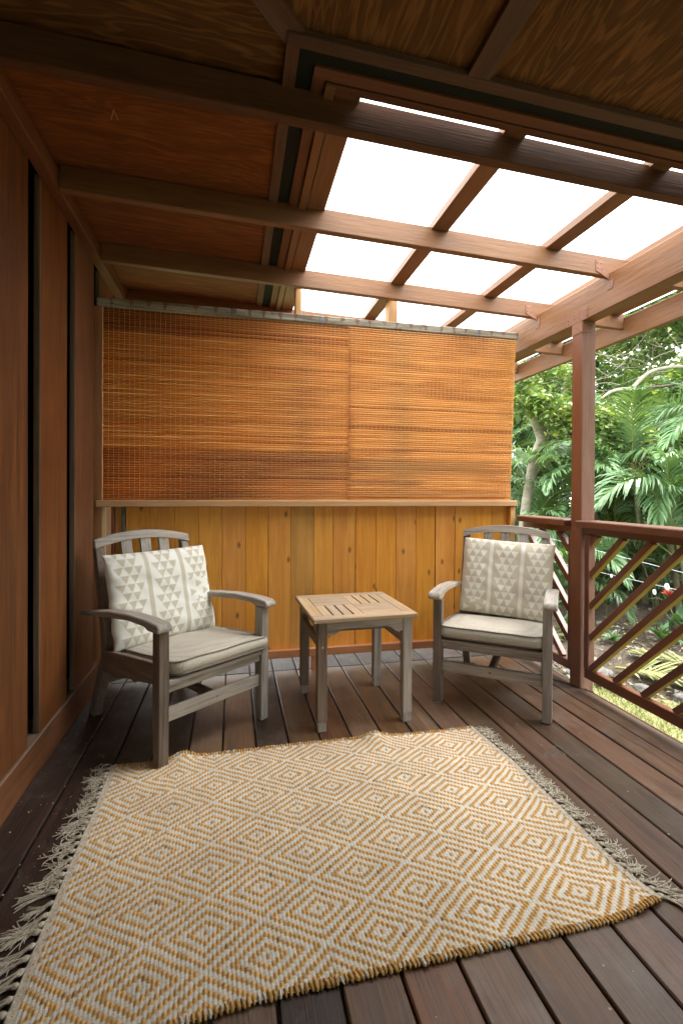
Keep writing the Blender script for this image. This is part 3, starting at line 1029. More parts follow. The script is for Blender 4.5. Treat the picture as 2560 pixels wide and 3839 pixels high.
def make_chair(loc, rz, label):
    t = empty('armchair', loc, rz)
    tag(t, label, 'chair', 'weathered garden armchairs')
    for s in (-1, 1):
        x = s * .2675
        lg = yz_prism('leg', [(-.02, .005), (.026, .005), (.032, .3), (.03, .552), (-.022, .552), (-.022, .3)], x - .0225, x + .0225, mb_z if s < 0 else mt_z, t)
        box('foot_pad', (x - .016, x + .016), (-.014, .02), (0, .0055), M_foot, lg, .002)
        # bent rear leg that becomes the back post
        xr = s * .2345
        front = [(.648, .004), (.505, .33), (.515, .42), (.545, .53), (.615, .80), (.622, .832)]
        rear = [(.66, .86), (.655, .80), (.60, .55), (.572, .43), (.566, .33), (.70, .004)]
        rl_ = yz_prism('leg', front + rear, xr - .0215, xr + .0215, mb_z if s < 0 else mt_z, t)
        box('foot_pad', (xr - .015, xr + .015), (.655, .692), (0, .0045), M_foot, rl_, .002)
        # side rail with a cut out lower edge
        yz_prism('side_rail', [(.028, .325), (.028, .412), (.27, .392), (.505, .366), (.512, .268), (.43, .275), (.40, .262), (.30, .285), (.235, .296), (.21, .288), (.18, .302)],
                 x * .985 - .012, x * .985 + .012, mb_y, t)
        # arm: arched board with a rolled front end
        top = [(-.052, .562), (-.048, .578), (-.035, .588), (.05, .594), (.2, .592), (.38, .576), (.55, .552), (.665, .530)]
        bot = [(.668, .512), (.55, .526), (.38, .548), (.2, .566), (.06, .565), (.035, .5535), (-.03, .5535), (-.046, .5545)]
        xi = s * .2475
        xo = s * .3125
        yz_prism('arm', top + bot, min(xi, xo), max(xi, xo), mt_y, t, .005)
    # crest rail, curved top and bottom, leaning with the posts
    bm = bmesh.new()
    n = 16
    ringA, ringB = [], []
    def lean(z): return .545 + (z - .53) * .27
    for th, lst in ((0.0, ringA), (.03, ringB)):
        for i in range(n + 1):
            x = -.258 + .516 * i / n
            z = .910 - .038 * (x / .258) ** 2
            lst.append(bm.verts.new((x, lean(z) + th - .012, z)))
        for i in range(n, -1, -1):
            x = -.258 + .516 * i / n
            z = .870 - .036 * (x / .258) ** 2
            lst.append(bm.verts.new((x, lean(z) + th - .012, z)))
    m = len(ringA)
    bm.faces.new(ringA); bm.faces.new(ringB[::-1])
    for i in range(m):
        bm.faces.new((ringA[i], ringB[i], ringB[(i + 1) % m], ringA[(i + 1) % m]))
    link('crest_rail', mesh_bm('crest_rail', bm, mt_x), t)
    for x in (-.101, .003, .107):
        yz_prism('back_slat', [(lean(.36) + .002, .36), (lean(.872) - .006, .872), (lean(.872) + .012, .872), (lean(.36) + .02, .36)], x - .0285, x + .0285, mt_z, t, .002)
    box('back_rail', (-.213, .213), (.525, .55), (.34, .40), mb_x, t)
    box('front_rail', (-.2455, .2455), (-.008, .018), (.292, .325), mt_x, t)
    for i in range(6):
        y = -.022 + i * .088
        z = .3265 - i * .0082
        box('seat_slat', (-.2535, .2535) if i else (-.2445, .2445), (y, y + .062), (z, z + .018), mt_x, t, .003)
    box('stretcher', (-.2455, .2455), (-.006, .018), (.172, .226), mt_x, t)
    bm = bmesh.new()
    bmesh.ops.create_cone(bm, segments=10, radius1=.0065, radius2=.0065, depth=.0016, cap_ends=True, matrix=Matrix.Translation((0, -.0062, .2)) @ Matrix.Rotation(R(90), 4, 'X'))
    link('plug', mesh_bm('plug', bm, mb_x), t)
    box('stretcher', (-.016, .016), (.0185, .5735), (.184, .214), mb_y, t)
    box('stretcher', (-.214, .214), (.574, .598), (.175, .235), mb_x, t)
    return t
A1 = Vector((-.287, 2.047, 0)); B1 = Vector((.132, 2.375, 0)); f1 = (B1 - A1).normalized()
A2 = Vector((1.059, 2.374, 0)); B2 = Vector((1.489, 2.044, 0)); f2 = (B2 - A2).normalized()
CH = []
for A, f in ((A1, f1), (A2, f2)):
    CH.append((A + f * .2665, math.atan2(f.y, f.x)))
RUGZ = .009
make_chair((CH[0][0].x, CH[0][0].y, 0), CH[0][1], 'grey weathered wooden armchair in the corner by the house wall')
make_chair((CH[1][0].x, CH[1][0].y, 0), CH[1][1], 'grey weathered wooden armchair beside the railing post')

# ------------------------------------------------------------------ cushions
def srgb(r, g, b):
    f = lambda c: (c / 255 / 12.92) if c / 255 <= .04045 else ((c / 255 + .055) / 1.055) ** 2.4
    return (f(r), f(g), f(b))

def tri_print(u, v, ground, ink, broken=None):
    """Three columns of triangles (rows of three and two) parted by stripes."""
    for s in (.335, .672):
        if abs(u - s) < .021:
            return ink
    c = 0 if u < .335 else (1 if u < .672 else 2)
    cu = (.165, .503, .842)[c]
    x = (u - cu) / .084
    rowf = (v - .02 - .012 * c) / .091
    row = math.floor(rowf)
    fy = rowf - row
    nrow = 3 if row % 2 == 0 else 2
    if broken and c == broken[0] and broken[1] <= v < broken[2]:
        # the odd patch of the print where the triangles run sideways
        rx = (u - cu) / .075 + .5
        k = math.floor(rx)
        fx = rx - k
        if 0 <= k < 3 or k == -1:
            if abs(fy - .5) < (1 - fx) * .5 and (k + row) % 2:
                return ink
        return ground
    half = nrow / 2
    k = math.floor(x + half)
    if not 0 <= k < nrow:
        return ground
    lx = x + half - k - .5           # -0.5..0.5
    if abs(lx) < .5 * (1 - fy) * .98 if False else abs(lx) < .49 * fy:
        return ink
    return ground

def pillow(name, w, h, th, ground, ink, mat, seed, ruffle, broken=None, n=120):
    rr = random.Random(seed)
    bm = bmesh.new()
    lay = bm.verts.layers.float_color.new('print')
    front, back = {}, {}
    ofs = rr.uniform(0, 50)
    for j in range(n + 1):
        for i in range(n + 1):
            u, v = i / n, j / n
            eu, ev = 2 * u - 1, 2 * v - 1
            prof = (max(0, 1 - abs(eu) ** 5) ** .5) * (max(0, 1 - abs(ev) ** 5) ** .5)
            px_ = (u - .5) * w * (1 - .018 * (1 - ev * ev)) + mnoise.noise((u * 2, v * 4 + ofs, 7)) * .006
            pz = (v - .5) * h * (1 - .018 * (1 - eu * eu))
            nz = mnoise.noise((u * 3 + ofs, v * 3, 1.7)) * .011 + mnoise.noise((u * 5 + v * 7 + ofs, v * 3 - u * 3, 5.7)) * .005 + mnoise.noise((u * 14 + ofs, v * 9, 2.7)) * .002
            rf = max(0, 1 - u / .1) * ruffle
            nz += mnoise.noise((u * 10 + ofs, v * 14, 9)) * .018 * rf
            px_ += mnoise.noise((u * 5, v * 7 + ofs, 3)) * .016 * rf
            col = (*tri_print(u, v, ground, ink, broken), 1)
            edge = i in (0, n) or j in (0, n)
            y = -(th * .5 * prof + nz * prof ** .5)
            a = bm.verts.new((px_, y if not edge else 0, pz))
            a[lay] = col
            front[i, j] = a
            if edge:
                back[i, j] = a
    nb = n // 4
    for j in range(n + 1):
        for i in range(n + 1):
            if (i, j) not in back and i % 4 == 0 and j % 4 == 0:
                u, v = i / n, j / n
                eu, ev = 2 * u - 1, 2 * v - 1
                prof = (max(0, 1 - abs(eu) ** 5) ** .5) * (max(0, 1 - abs(ev) ** 5) ** .5)
                b_ = bm.verts.new(((u - .5) * w, th * .5 * prof, (v - .5) * h))
                b_[lay] = (*ground, 1)
                back[i, j] = b_
    for j in range(n):
        for i in range(n):
            f = bm.faces.new((front[i, j], front[i + 1, j], front[i + 1, j + 1], front[i, j + 1]))
            f.smooth = True
    for j in range(0, n, 4):
        for i in range(0, n, 4):
            loop = []
            # walk the border so that edges on the rim share the fine vertices
            def side(p, q):
                (i0, j0), (i1, j1) = p, q
                if (i0 == i1 and i0 in (0, n)) or (j0 == j1 and j0 in (0, n)):
                    return [back[i0 + (i1 - i0) * t // 4, j0 + (j1 - j0) * t // 4] for t in range(4)]
                return [back[p]]
            cs = [(i, j), (i, j + 4), (i + 4, j + 4), (i + 4, j)]
            for a, b_ in zip(cs, cs[1:] + cs[:1]):
                loop += side(a, b_)
            f = bm.faces.new(loop)
            f.smooth = True
    return mesh_bm(name, bm, mat)

WHITE, BEIGE = srgb(228, 228, 222), srgb(196, 189, 172)
M_print = fabric_mat('printed_cotton', 'print', bmp=.25)
M_seat = fabric_mat('woven_seat', None, (.56, .52, .44), (.36, .32, .26), weave=190, bmp=.4)
M_piping = fabric_mat('piping', None, (.2, .17, .13))

def put_local(o, chair, pos, rot):
    base, rz = chair
    Mx = Matrix.Translation((base.x, base.y, 0)) @ Matrix.Rotation(rz, 4, 'Z')
    Lm = Matrix.Translation(pos) @ Matrix.Rotation(rot[2], 4, 'Z') @ Matrix.Rotation(rot[0], 4, 'X') @ Matrix.Rotation(rot[1], 4, 'Y')
    o.matrix_world = Mx @ Lm

c1 = link('back_cushion', pillow('back_cushion', .555, .455, .11, WHITE, BEIGE, M_print, 5, 1.0, (2, .36, .62)))
put_local(c1, CH[0], (.012, .472, .592), (R(-15), R(-.5), R(0)))
tag(c1, 'white back cushion with grey beige triangles, crumpled at one side', 'cushion')
c2 = link('back_cushion', pillow('back_cushion', .522, .452, .09, srgb(204, 194, 172), srgb(232, 228, 215), M_print, 8, .15, (0, .0, .17)))
put_local(c2, CH[1], (.022, .485, .605), (R(-14), R(2.2), R(0)))
tag(c2, 'beige back cushion with white triangles and white stripes', 'cushion')

def seat_cushion(w, d, h, seed):
    rr = random.Random(seed)
    bm = bmesh.new()
    nx, ny = 26, 24
    grid = {}
    o = rr.uniform(0, 30)
    for s in (0, 1):
        for j in range(ny + 1):
            for i in range(nx + 1):
                u, v = i / nx, j / ny
                eu, ev = 2 * u - 1, 2 * v - 1
                x, y = (u - .5) * w, (v - .5) * d
                # slightly rounded corners
                k = max(0, abs(eu) - .86) / .14, max(0, abs(ev) - .86) / .14
                sh = min(k) * .014
                x -= math.copysign(sh, eu); y -= math.copysign(sh, ev)
                puff = .014 * (1 - eu ** 4) * (1 - ev ** 4)
                z = (h * .5 + puff + mnoise.noise((u * 4 + o, v * 4, s)) * .004) * (1 if s else -1)
                if not s: z = -h * .5
                grid[s, i, j] = bm.verts.new((x, y, z))
    for s in (0, 1):
        for j in range(ny):
            for i in range(nx):
                q = [grid[s, i, j], grid[s, i + 1, j], grid[s, i + 1, j + 1], grid[s, i, j + 1]]
                bm.faces.new(q if s else q[::-1]).smooth = True
    rim = [(i, 0) for i in range(nx)] + [(nx, j) for j in range(ny)] + [(i, ny) for i in range(nx, 0, -1)] + [(0, j) for j in range(ny, 0, -1)]
    mid = []
    for (i, j) in rim:
        a, b_ = grid[0, i, j].co, grid[1, i, j].co
        c = (a + b_) / 2
        n = Vector((c.x, c.y, 0)).normalized() * .007
        mid.append(bm.verts.new(c + n))
    m = len(rim)
    for k in range(m):
        p, q = rim[k], rim[(k + 1) % m]
        bm.faces.new((grid[0, p[0], p[1]], grid[0, q[0], q[1]], mid[(k + 1) % m], mid[k])).smooth = True
        bm.faces.new((mid[k], mid[(k + 1) % m], grid[1, q[0], q[1]], grid[1, p[0], p[1]])).smooth = True
    top = [grid[1, i, j].co.copy() for i, j in rim]
    bot = [grid[0, i, j].co.copy() for i, j in rim]
    me = mesh_bm('seat_cushion', bm, M_seat)
    ob = link('seat_cushion', me)
    for ring in (top, bot):
        b2 = bmesh.new()
        tube_bm(b2, ring + [ring[0]], .0034, 6, False)
        link('piping', mesh_bm('piping', b2, M_piping), ob)
    return ob
s1 = seat_cushion(.505, .50, .052, 2)
put_local(s1, CH[0], (.036, .212, .366), (R(-5.2), 0, R(-1)))
tag(s1, 'beige woven seat cushion under the white triangle cushion by the house wall', 'cushion')
s2 = seat_cushion(.500, .50, .052, 6)
put_local(s2, CH[1], (-.004, .212, .368), (R(-5.2), 0, R(0)))
tag(s2, 'beige woven seat cushion under the beige triangle cushion near the railing', 'cushion')

# ------------------------------------------------------------------ side table
tb = empty('side_table', (.6, 2.43, 0), R(2.3))
tag(tb, 'small square slatted wooden side table between the two armchairs', 'table')
tt_x, tt_y = W('teak_top', 'x'), W('teak_top', 'y')
ZT = .532
h_ = .2115
for sx in (-1, 1):
    for sy in (-1, 1):
        x, y = sx * h_, sy * .2195
        lg = box('leg', (x - .023, x + .023), (y - .023, y + .023), (.045, ZT - .0225), mt_z if sx > 0 else mb_z, tb, .003)
        b_ = box('foot_block', (-.020, .020), (-.020, .020), (-.0225, .0225), mt_z, lg, .002)
        b_.location = (0, 0, .0225 - (ZT - .0225 + .045) / 2)
for (x, z) in ((-h_, .395), (h_, .395)):
    bm = bmesh.new()
    bmesh.ops.create_cone(bm, segments=10, radius1=.0065, radius2=.0065, depth=.0016, cap_ends=True, matrix=Matrix.Translation((x, -.2195 - .0232, z)) @ Matrix.Rotation(R(90), 4, 'X'))
    link('plug', mesh_bm('plug', bm, tt_y), tb)
def apron(L, horiz, pos, mat):
    """Apron board whose lower edge steps down in little brackets at both ends."""
    prof = [(-L / 2, 0), (L / 2, 0), (L / 2, -.062), (L / 2 - .035, -.062), (L / 2 - .045, -.055), (L / 2 - .06, -.043), (L / 2 - .085, -.036),
            (-L / 2 + .085, -.036), (-L / 2 + .06, -.043), (-L / 2 + .045, -.055), (-L / 2 + .035, -.062), (-L / 2, -.062)]
    bm = bmesh.new()
    a = [bm.verts.new((x, -.01, z)) for x, z in prof]
    c = [bm.verts.new((x, .01, z)) for x, z in prof]
    bm.faces.new(a); bm.faces.new(c[::-1])
    for i in range(len(prof)):
        bm.faces.new((a[i], c[i], c[(i + 1) % len(prof)], a[(i + 1) % len(prof)]))
    return link('apron', mesh_bm('apron', bm, mat), tb, pos, (0, 0, 0 if horiz else R(90)))
for sy in (-1, 1):
    apron(.376, True, (0, sy * .228, ZT - .0225), mt_x)
for sx in (-1, 1):
    apron(.392, False, (sx * .222, 0, ZT - .0225), mt_x)
    box('stretcher', (sx * h_ - .011, sx * h_ + .011), (-.196, .196), (.372, .415), mb_y if sx < 0 else mt_y, tb, .003)
box('stretcher', (-.2, .2), (.05, .072), (.377, .411), mb_x, tb, .003)
H = .258
fw_ = .058
z0, z1 = ZT - .022, ZT
for sy in (-1, 1):
    y = sy * (H - fw_ / 2)
    box('frame_board', (-H, H), (y - fw_ / 2, y + fw_ / 2), (z0, z1), tt_x, tb, .004)
for sx in (-1, 1):
    x = sx * (H - fw_ / 2)
    box('frame_board', (x - fw_ / 2, x + fw_ / 2), (-H + fw_ + .0006, H - fw_ - .0006), (z0, z1 - .0004), tt_y, tb, .003)
q = H - fw_ - .001
for (sx, sy, along) in ((-1, 1, 'x'), (1, 1, 'y'), (-1, -1, 'y'), (1, -1, 'x')):
    xa, xb = (-q, -.0006) if sx < 0 else (.0006, q)
    ya, yb = (-q, -.0006) if sy < 0 else (.0006, q)
    if along == 'x':
        k, g = 3, .0032
        for i in range(k):
            a = ya + (yb - ya) * i / k; b_ = ya + (yb - ya) * (i + 1) / k
            box('top_slat', (xa, xb), (a + g / 2, b_ - g / 2), (z0 + .002, z1 - .0008), tt_x, tb, .0015)
    else:
        k, g = 4, .0085
        for i in range(k):
            a = xa + (xb - xa) * i / k; b_ = xa + (xb - xa) * (i + 1) / k
            a2 = a + (g / 2 if i else 0); b2 = b_ - (g / 2 if i < k - 1 else 0)
            box('top_slat', (a2, b2), (ya, yb), (z0 + .002, z1 - .0008), tt_y, tb, .0015)
        # the rails that close the slots at their ends
        for y in (ya + .024, yb - .024):
            pass

# ------------------------------------------------------------------ rug
def edge_lerp(pts, t):
    for a, b_ in zip(pts, pts[1:]):
        if a[0] <= t <= b_[0] or b_ is pts[-1]:
            k = (t - a[0]) / (b_[0] - a[0])
            return a[1] + (b_[1] - a[1]) * k
top_e = [(-.475, 2.080), (-.31, 2.074), (-.225, 2.094), (.04, 2.094), (.3, 2.098), (.63, 2.088), (.92, 2.072), (1.15, 2.080)]
bot_e = [(-.475, 1.025), (-.3, 1.030), (-.1, 1.040), (.05, 1.052), (.24, 1.054), (.7, 1.055), (.95, 1.055), (1.05, 1.064), (1.15, 1.085)]
lef_e = [(1.0, -.456), (1.13, -.458), (1.3, -.463), (1.6, -.467), (1.83, -.465), (2.1, -.474)]
rig_e = [(1.05, 1.136), (1.19, 1.117), (1.36, 1.119), (1.55, 1.121), (1.8, 1.119), (2.1, 1.094)]
RX0, RX1, RY0, RY1 = -.465, 1.118, 1.048, 2.086
NX, NY = 640, 420
def rug_shape(u, v):
    X = RX0 + (RX1 - RX0) * u
    Y = RY0 + (RY1 - RY0) * v
    xl = edge_lerp(lef_e, min(2.09, max(1.01, Y))); xr = edge_lerp(rig_e, min(2.09, max(1.06, Y)))
    x = xl + (xr - xl) * u
    yb_ = edge_lerp(bot_e, min(1.14, max(-.47, x))); yt = edge_lerp(top_e, min(1.14, max(-.47, x)))
    y = yb_ + (yt - yb_) * v
    def g(cx, cy, sx, sy, h): return h * math.exp(-((x - cx) / sx) ** 2 - ((y - cy) / sy) ** 2)
    z = g(-.205, 2.10, .04, .06, .022) + g(.62, 2.09, .05, .09, .022) + g(.45, 1.6, .25, .05, .003) + g(1.1, 1.07, .06, .05, .006)
    z += .0022 * mnoise.noise((x * 4, y * 5, 2)) + .0022
    return X, Y, x, y, z
OCH, CRM = srgb(204, 160, 96), srgb(213, 209, 197)
rrug = random.Random(21)
vx = np.zeros(((NX + 1) * (NY + 1), 3)); cols_ = np.zeros(((NX + 1) * (NY + 1), 4)); cols_[:, 3] = 1
CX, CY = .1435, .102
PX = CX / 14
for j in range(NY + 1):
    for i in range(NX + 1):
        X, Y, x, y, z = rug_shape(i / NX, j / NY)
        # weft stitches: one column of stitches every CX / 14, the pattern steps with them
        X += .004 * mnoise.noise((X * 3, Y * 3, 11)) + .0012 * mnoise.noise((X * 14, Y * 14, 12))
        Y += .004 * mnoise.noise((X * 3, Y * 3, 21)) + .0012 * mnoise.noise((X * 14, Y * 14, 22))
        cxi = math.floor((X - .0745) / PX + .5)
        fx = (X - .0745) / PX - cxi
        best, bdy = 99, 0
        Yj = Y + .0011 * math.sin(cxi * 5.3) + .0016 * mnoise.noise((X * 60, Y * 60, 3))
        for ci in (math.floor(cxi / 14), math.floor(cxi / 14) + 1):
            yo = 1.350 if ci % 2 == 0 else 1.452
            q = (Yj - yo) / (2 * CY)
            q = (q - round(q)) * 28
            d_ = abs(cxi - ci * 14) + abs(q)
            if d_ < best:
                best, bdy = d_, q
        off_ = best / 4 - round(best / 4)           # distance to the nearest ochre ring
        ochre = max(0, min(1, (.30 - abs(off_)) / .09))
        ryi = round(best / 4) * 31 + (7 if bdy > 0 else 0)
        hsh = math.sin(cxi * 12.9898 + ryi * 78.233 + math.floor(bdy / 2) * 3.1) * 43758.5453
        hsh -= math.floor(hsh)
        across = max(0, 1 - (2 * fx) ** 2)
        if ochre > .5:
            z += .0046 * across * max(0, 1 - (off_ / .30) ** 2) * (.7 + .6 * hsh)
            m = .80 + .36 * hsh
        else:
            wr = .5 + .5 * math.cos(2 * math.pi * Y / .0056 + (math.pi if cxi % 2 else 0))
            z += .0016 * across + .0011 * wr
            m = .92 + .12 * hsh
        c = [OCH[k] * ochre + CRM[k] * (1 - ochre) for k in range(3)]
        if hsh > .985 and ochre > .5: m *= .55
        m *= 1 + .10 * mnoise.noise((x * 7, y * 7, 8)) + .05 * mnoise.noise((x * 25, y * 25, 4))
        idx = j * (NX + 1) + i
        vx[idx] = (x, y, z + .003)
        cols_[idx, :3] = [c[0] * m, c[1] * m, c[2] * m]
I, J = np.meshgrid(np.arange(NX), np.arange(NY))
a = (J * (NX + 1) + I).ravel()
faces = np.stack([a, a + 1, a + NX + 2, a + NX + 1], 1)
rme = bpy.data.meshes.new('weave')
rme.vertices.add(len(vx)); rme.vertices.foreach_set('co', vx.ravel())
rme.loops.add(faces.size); rme.loops.foreach_set('vertex_index', faces.ravel())
rme.polygons.add(len(faces)); rme.polygons.foreach_set('loop_start', np.arange(0, faces.size, 4)); rme.polygons.foreach_set('loop_total', np.full(len(faces), 4))
rme.update(calc_edges=True)
ca = rme.color_attributes.new('print', 'FLOAT_COLOR', 'POINT')
ca.data.foreach_set('color', cols_.ravel())
rme.polygons.foreach_set('use_smooth', np.ones(len(faces), bool))
M_rug = fabric_mat('rug_yarn', 'print', bmp=.5, rough=.95)
rme.materials.append(M_rug)
rug = empty('rug', (.33, 1.55, 0))
tag(rug, 'cream and ochre woven rug with concentric diamonds and tasselled ends', 'rug')
RL = Vector(rug.location)
link('weave', rme, rug, -RL)
M_jute = plain('jute_yarn', OCH, .95, .15, 0, 60, tuple(c * .45 for c in OCH), .5)
M_cotton = plain('cotton_yarn', srgb(206, 198, 182), .95, .15, 0, 90, srgb(168, 156, 136), .4)
# yarn turning back along both long edges
bm = bmesh.new()
for v, sgn in ((0, -1), (1, 1)):
    n = 138
    for i in range(n):
        u = (i + .5) / n
        X, Y, x, y, z = rug_shape(u, v)
        sl_ = rrug.uniform(-.004, .006)
        pts = [(x - .003 - sl_ * .5, y - sgn * .014, z + .004), (x - .001, y - sgn * .005, z + .0075), (x + .001 + sl_ * .4, y + sgn * rrug.uniform(.001, .005), z + .0045), (x + .002 + sl_, y + sgn * .001, z - .001)]
        k = rrug.random()
        mi = 0 if k < .8 else 1
        rr_ = rrug.uniform(.0028, .0056)
        tube_bm(bm, pts, [rr_ * .7, rr_, rr_, rr_ * .6], 6, True, mi)
o = link('edge_binding', mesh_bm('edge_binding', bm, [M_jute, M_cotton]), rug, -RL)
o['kind'] = 'stuff'
# plain woven ends and knotted tassels
for u, sgn in ((0, -1), (1, 1)):
    bm = bmesh.new()
    prev = None
    for j in range(60):
        X, Y, x, y, z = rug_shape(u, j / 59)
        ring = [bm.verts.new((x - sgn * .012, y, z + .006)), bm.verts.new((x + sgn * .006, y, z + .0075)), bm.verts.new((x + sgn * .011, y + rrug.uniform(-.002, .002), z + .001))]
        if prev:
            bm.faces.new((prev[0], prev[1], ring[1], ring[0])); bm.faces.new((prev[1], prev[2], ring[2], ring[1]))
        prev = ring
    link('hem', mesh_bm('hem', bm, M_cotton), rug, -RL)
def tassel_mesh(seed, curl, L):
    rr = random.Random(seed)
    bm = bmesh.new()
    bmesh.ops.create_icosphere(bm, subdivisions=2, radius=.0075, matrix=Matrix.Translation((.012, 0, .007)) @ Matrix.Diagonal((1.15, .9, .9, 1)))
    for f in bm.faces: f.smooth = True
    tube_bm(bm, [(-.004, 0, .006), (.012, 0, .007)], .0042, 5)
    for k in range(15):
        a = rr.uniform(-.3, .3)
        l = L * rr.uniform(.75, 1.1)
        x, y, z = .016, rr.uniform(-.004, .004), rr.uniform(.004, .011)
        pts = [(x, y, z)]
        bend = rr.uniform(-1, 1) * curl
        zt_ = rr.uniform(.0015, .008)
        for s in range(8):
            a += bend / 8 * (1 + s * .3) + rr.uniform(-.25, .25) * (.35 + curl * .25)
            x += math.cos(a) * l / 8; y += math.sin(a) * l / 8
            z += (zt_ - z) * .45
            pts.append((x, y, z))
        tube_bm(bm, pts, [.0015] * 8 + [.0009], 4, False)
    return mesh_bm('tassel', bm, M_cotton)
t_long = [tassel_mesh(s, .45, .078) for s in range(4)]
t_curl = [tassel_mesh(s + 10, 2.3, .075) for s in range(5)]
t_right = [tassel_mesh(s + 30, 2.2, .062) for s in range(5)]
for u, sgn in ((0, -1), (1, 1)):
    n = 33
    for j in range(n):
        v = (j + .5 + rrug.uniform(-.15, .15)) / n
        X, Y, x, y, z = rug_shape(u, v)
        if sgn < 0:
            me = rrug.choice(t_long if v < .42 else t_curl + t_long[:1])
        else:
            me = rrug.choice(t_right if v > .1 else t_long)
        ang = (math.pi if sgn < 0 else 0) + rrug.uniform(-.35, .35) + (.25 if sgn < 0 else -.3)
        sc_ = rrug.uniform(.85, 1.15) * (1.15 if v < .3 and sgn < 0 else 1)
        o = link('tassel', me, rug, (x + sgn * .004 - RL.x, y - RL.y, 0), (0, 0, ang))
        o.scale = (sc_, sc_, 1)

# debris on the deck: crumbs of leaf and paint
bm = bmesh.new()
dr = random.Random(33)
for k in range(420):
    if dr.random() < .45:
        x, y = dr.gauss(-.62, .07), dr.uniform(.9, 2.9)
    else:
        x, y = dr.uniform(-.74, 1.94), dr.uniform(.8, 2.95)
    if x < -.745 or (-.5 < x < 1.15 and 1.0 < y < 2.12): continue
    r = dr.uniform(.0012, .0035)
    z = .003
    a = dr.uniform(0, 6.28)
    vv = [bm.verts.new((x + r * math.cos(a + t) * dr.uniform(.6, 1.3), y + r * math.sin(a + t) * dr.uniform(.6, 1.3), z + dr.uniform(-.001, .002))) for t in (0, 1.5, 3.1, 4.6)]
    bm.faces.new(vv)
o = link('crumbs', mesh_bm('crumbs', bm, plain('crumb', (.42, .36, .27), .9, .2)))
o['kind'] = 'stuff'

# ================================================================== GARDEN
M_leafd = leaf_mat('leaf_deep', ((.04, .10, .033), (.12, .22, .075), (.3, .32, .08)), .2, .36, .5)
M_leafm = leaf_mat('leaf_mid', ((.075, .16, .055), (.21, .33, .11), (.46, .48, .12)), .28, .36, .5)
M_leafy = leaf_mat('leaf_young', ((.08, .15, .02), (.24, .33, .05), (.45, .42, .08)), .35, .4, .45)
M_leafl = leaf_mat('leaf_light', ((.11, .19, .06), (.26, .34, .13), (.5, .5, .16)), .25, .3, .6)
M_palm = leaf_mat('palm_leaf', ((.06, .145, .06), (.18, .30, .125)), .22, .33, .55, .4)
M_palmy = leaf_mat('palm_leaf_young', ((.06, .135, .03), (.16, .26, .06)), .3, .34, .5, .3)
M_rachis = plain('palm_rachis', (.22, .26, .06), .5, .4, 0, 6, (.3, .26, .07))
M_stem = plain('palm_stem', (.12, .15, .06), .6, .3, 0, 9, (.22, .19, .12), .3)
M_bark = plain('pale_bark', (.34, .31, .24), .85, .2, 0, 14, (.19, .18, .13), .5)
M_barkd = W('bark_dark', 'z')
M_red = plain('red_flower', (.55, .03, .02), .55, .4, 0, 30, (.4, .02, .02))
M_pale = leaf_mat('leaf_margin', ((.35, .4, .25), (.55, .55, .38)), .2, .45, .4)
M_shrub = leaf_mat('shrub_leaf', ((.03, .085, .028), (.075, .16, .06)), .2, .33, .5)

def pydata(name, v, f, mats, mi=None):
    me = bpy.data.meshes.new(name)
    me.from_pydata(v, [], f)
    for m in mats:
        me.materials.append(m)
    if mi is not None:
        me.polygons.foreach_set('material_index', mi)
    me.update()
    return me

def frond_mesh(seed, L, a0, a1, ll, mat, pairs=44, droop=.5, twist=0.0):
    """Arching palm leaf in the local xz plane: rachis plus two ranks of narrow leaflets."""
    rr = random.Random(seed)
    bm = bmesh.new()
    n = 16
    p = Vector((0, 0, 0))
    pts = [p.copy()]
    for i in range(n):
        t = (i + .5) / n
        a = a0 + (a1 - a0) * t ** 1.25
        p = p + Vector((math.cos(a), math.sin(twist) * .12 * t, math.sin(a))) * (L / n)
        pts.append(p.copy())
    tube_bm(bm, pts, [.011 * (1 - .85 * i / n) for i in range(n + 1)], 4, False, 1)
    for k in range(pairs):
        t = .16 + .83 * (k / (pairs - 1))
        f = t * n
        i = min(n - 1, int(f))
        o = pts[i].lerp(pts[i + 1], f - i)
        T = (pts[i + 1] - pts[i]).normalized()
        up_ = Vector((0, 1, 0)).cross(T) * -1
        prof = (math.sin(math.pi * min(1, (t - .08) / .94) ** .8)) ** .6
        for s in (-1, 1):
            l = ll * max(.25, prof) * rr.uniform(.85, 1.1)
            sweep = .55 + .75 * t + rr.uniform(-.12, .12)
            side_ = Vector((0, s, 0))
            d = (side_ * math.cos(sweep) + T * math.sin(sweep) + up_ * rr.uniform(.12, .42)).normalized()
            w = .0125 * rr.uniform(.8, 1.15)
            q0 = o
            q1 = o + d * l * .45
            d2 = (d + Vector((0, 0, -droop * rr.uniform(.6, 1.4)))).normalized()
            q2 = q1 + d2 * l * .35
            d3 = (d2 + Vector((0, 0, -droop * rr.uniform(.6, 1.6)))).normalized()
            q3 = q2 + d3 * l * .25
            wn_ = d.cross(up_).normalized()
            a = [bm.verts.new(q0 - wn_ * w * .5), bm.verts.new(q0 + wn_ * w * .5), bm.verts.new(q1 + wn_ * w), bm.verts.new(q1 - wn_ * w),
                 bm.verts.new(q2 + wn_ * w * .8), bm.verts.new(q2 - wn_ * w * .8), bm.verts.new(q3)]
            bm.faces.new((a[0], a[1], a[2], a[3]))
            bm.faces.new((a[3], a[2], a[4], a[5]))
            bm.faces.new((a[5], a[4], a[6]))
    me = bpy.data.meshes.new('frond')
    bm.to_mesh(me)
    bm.free()
    me.materials.append(mat)
    me.materials.append(M_rachis)
    return me

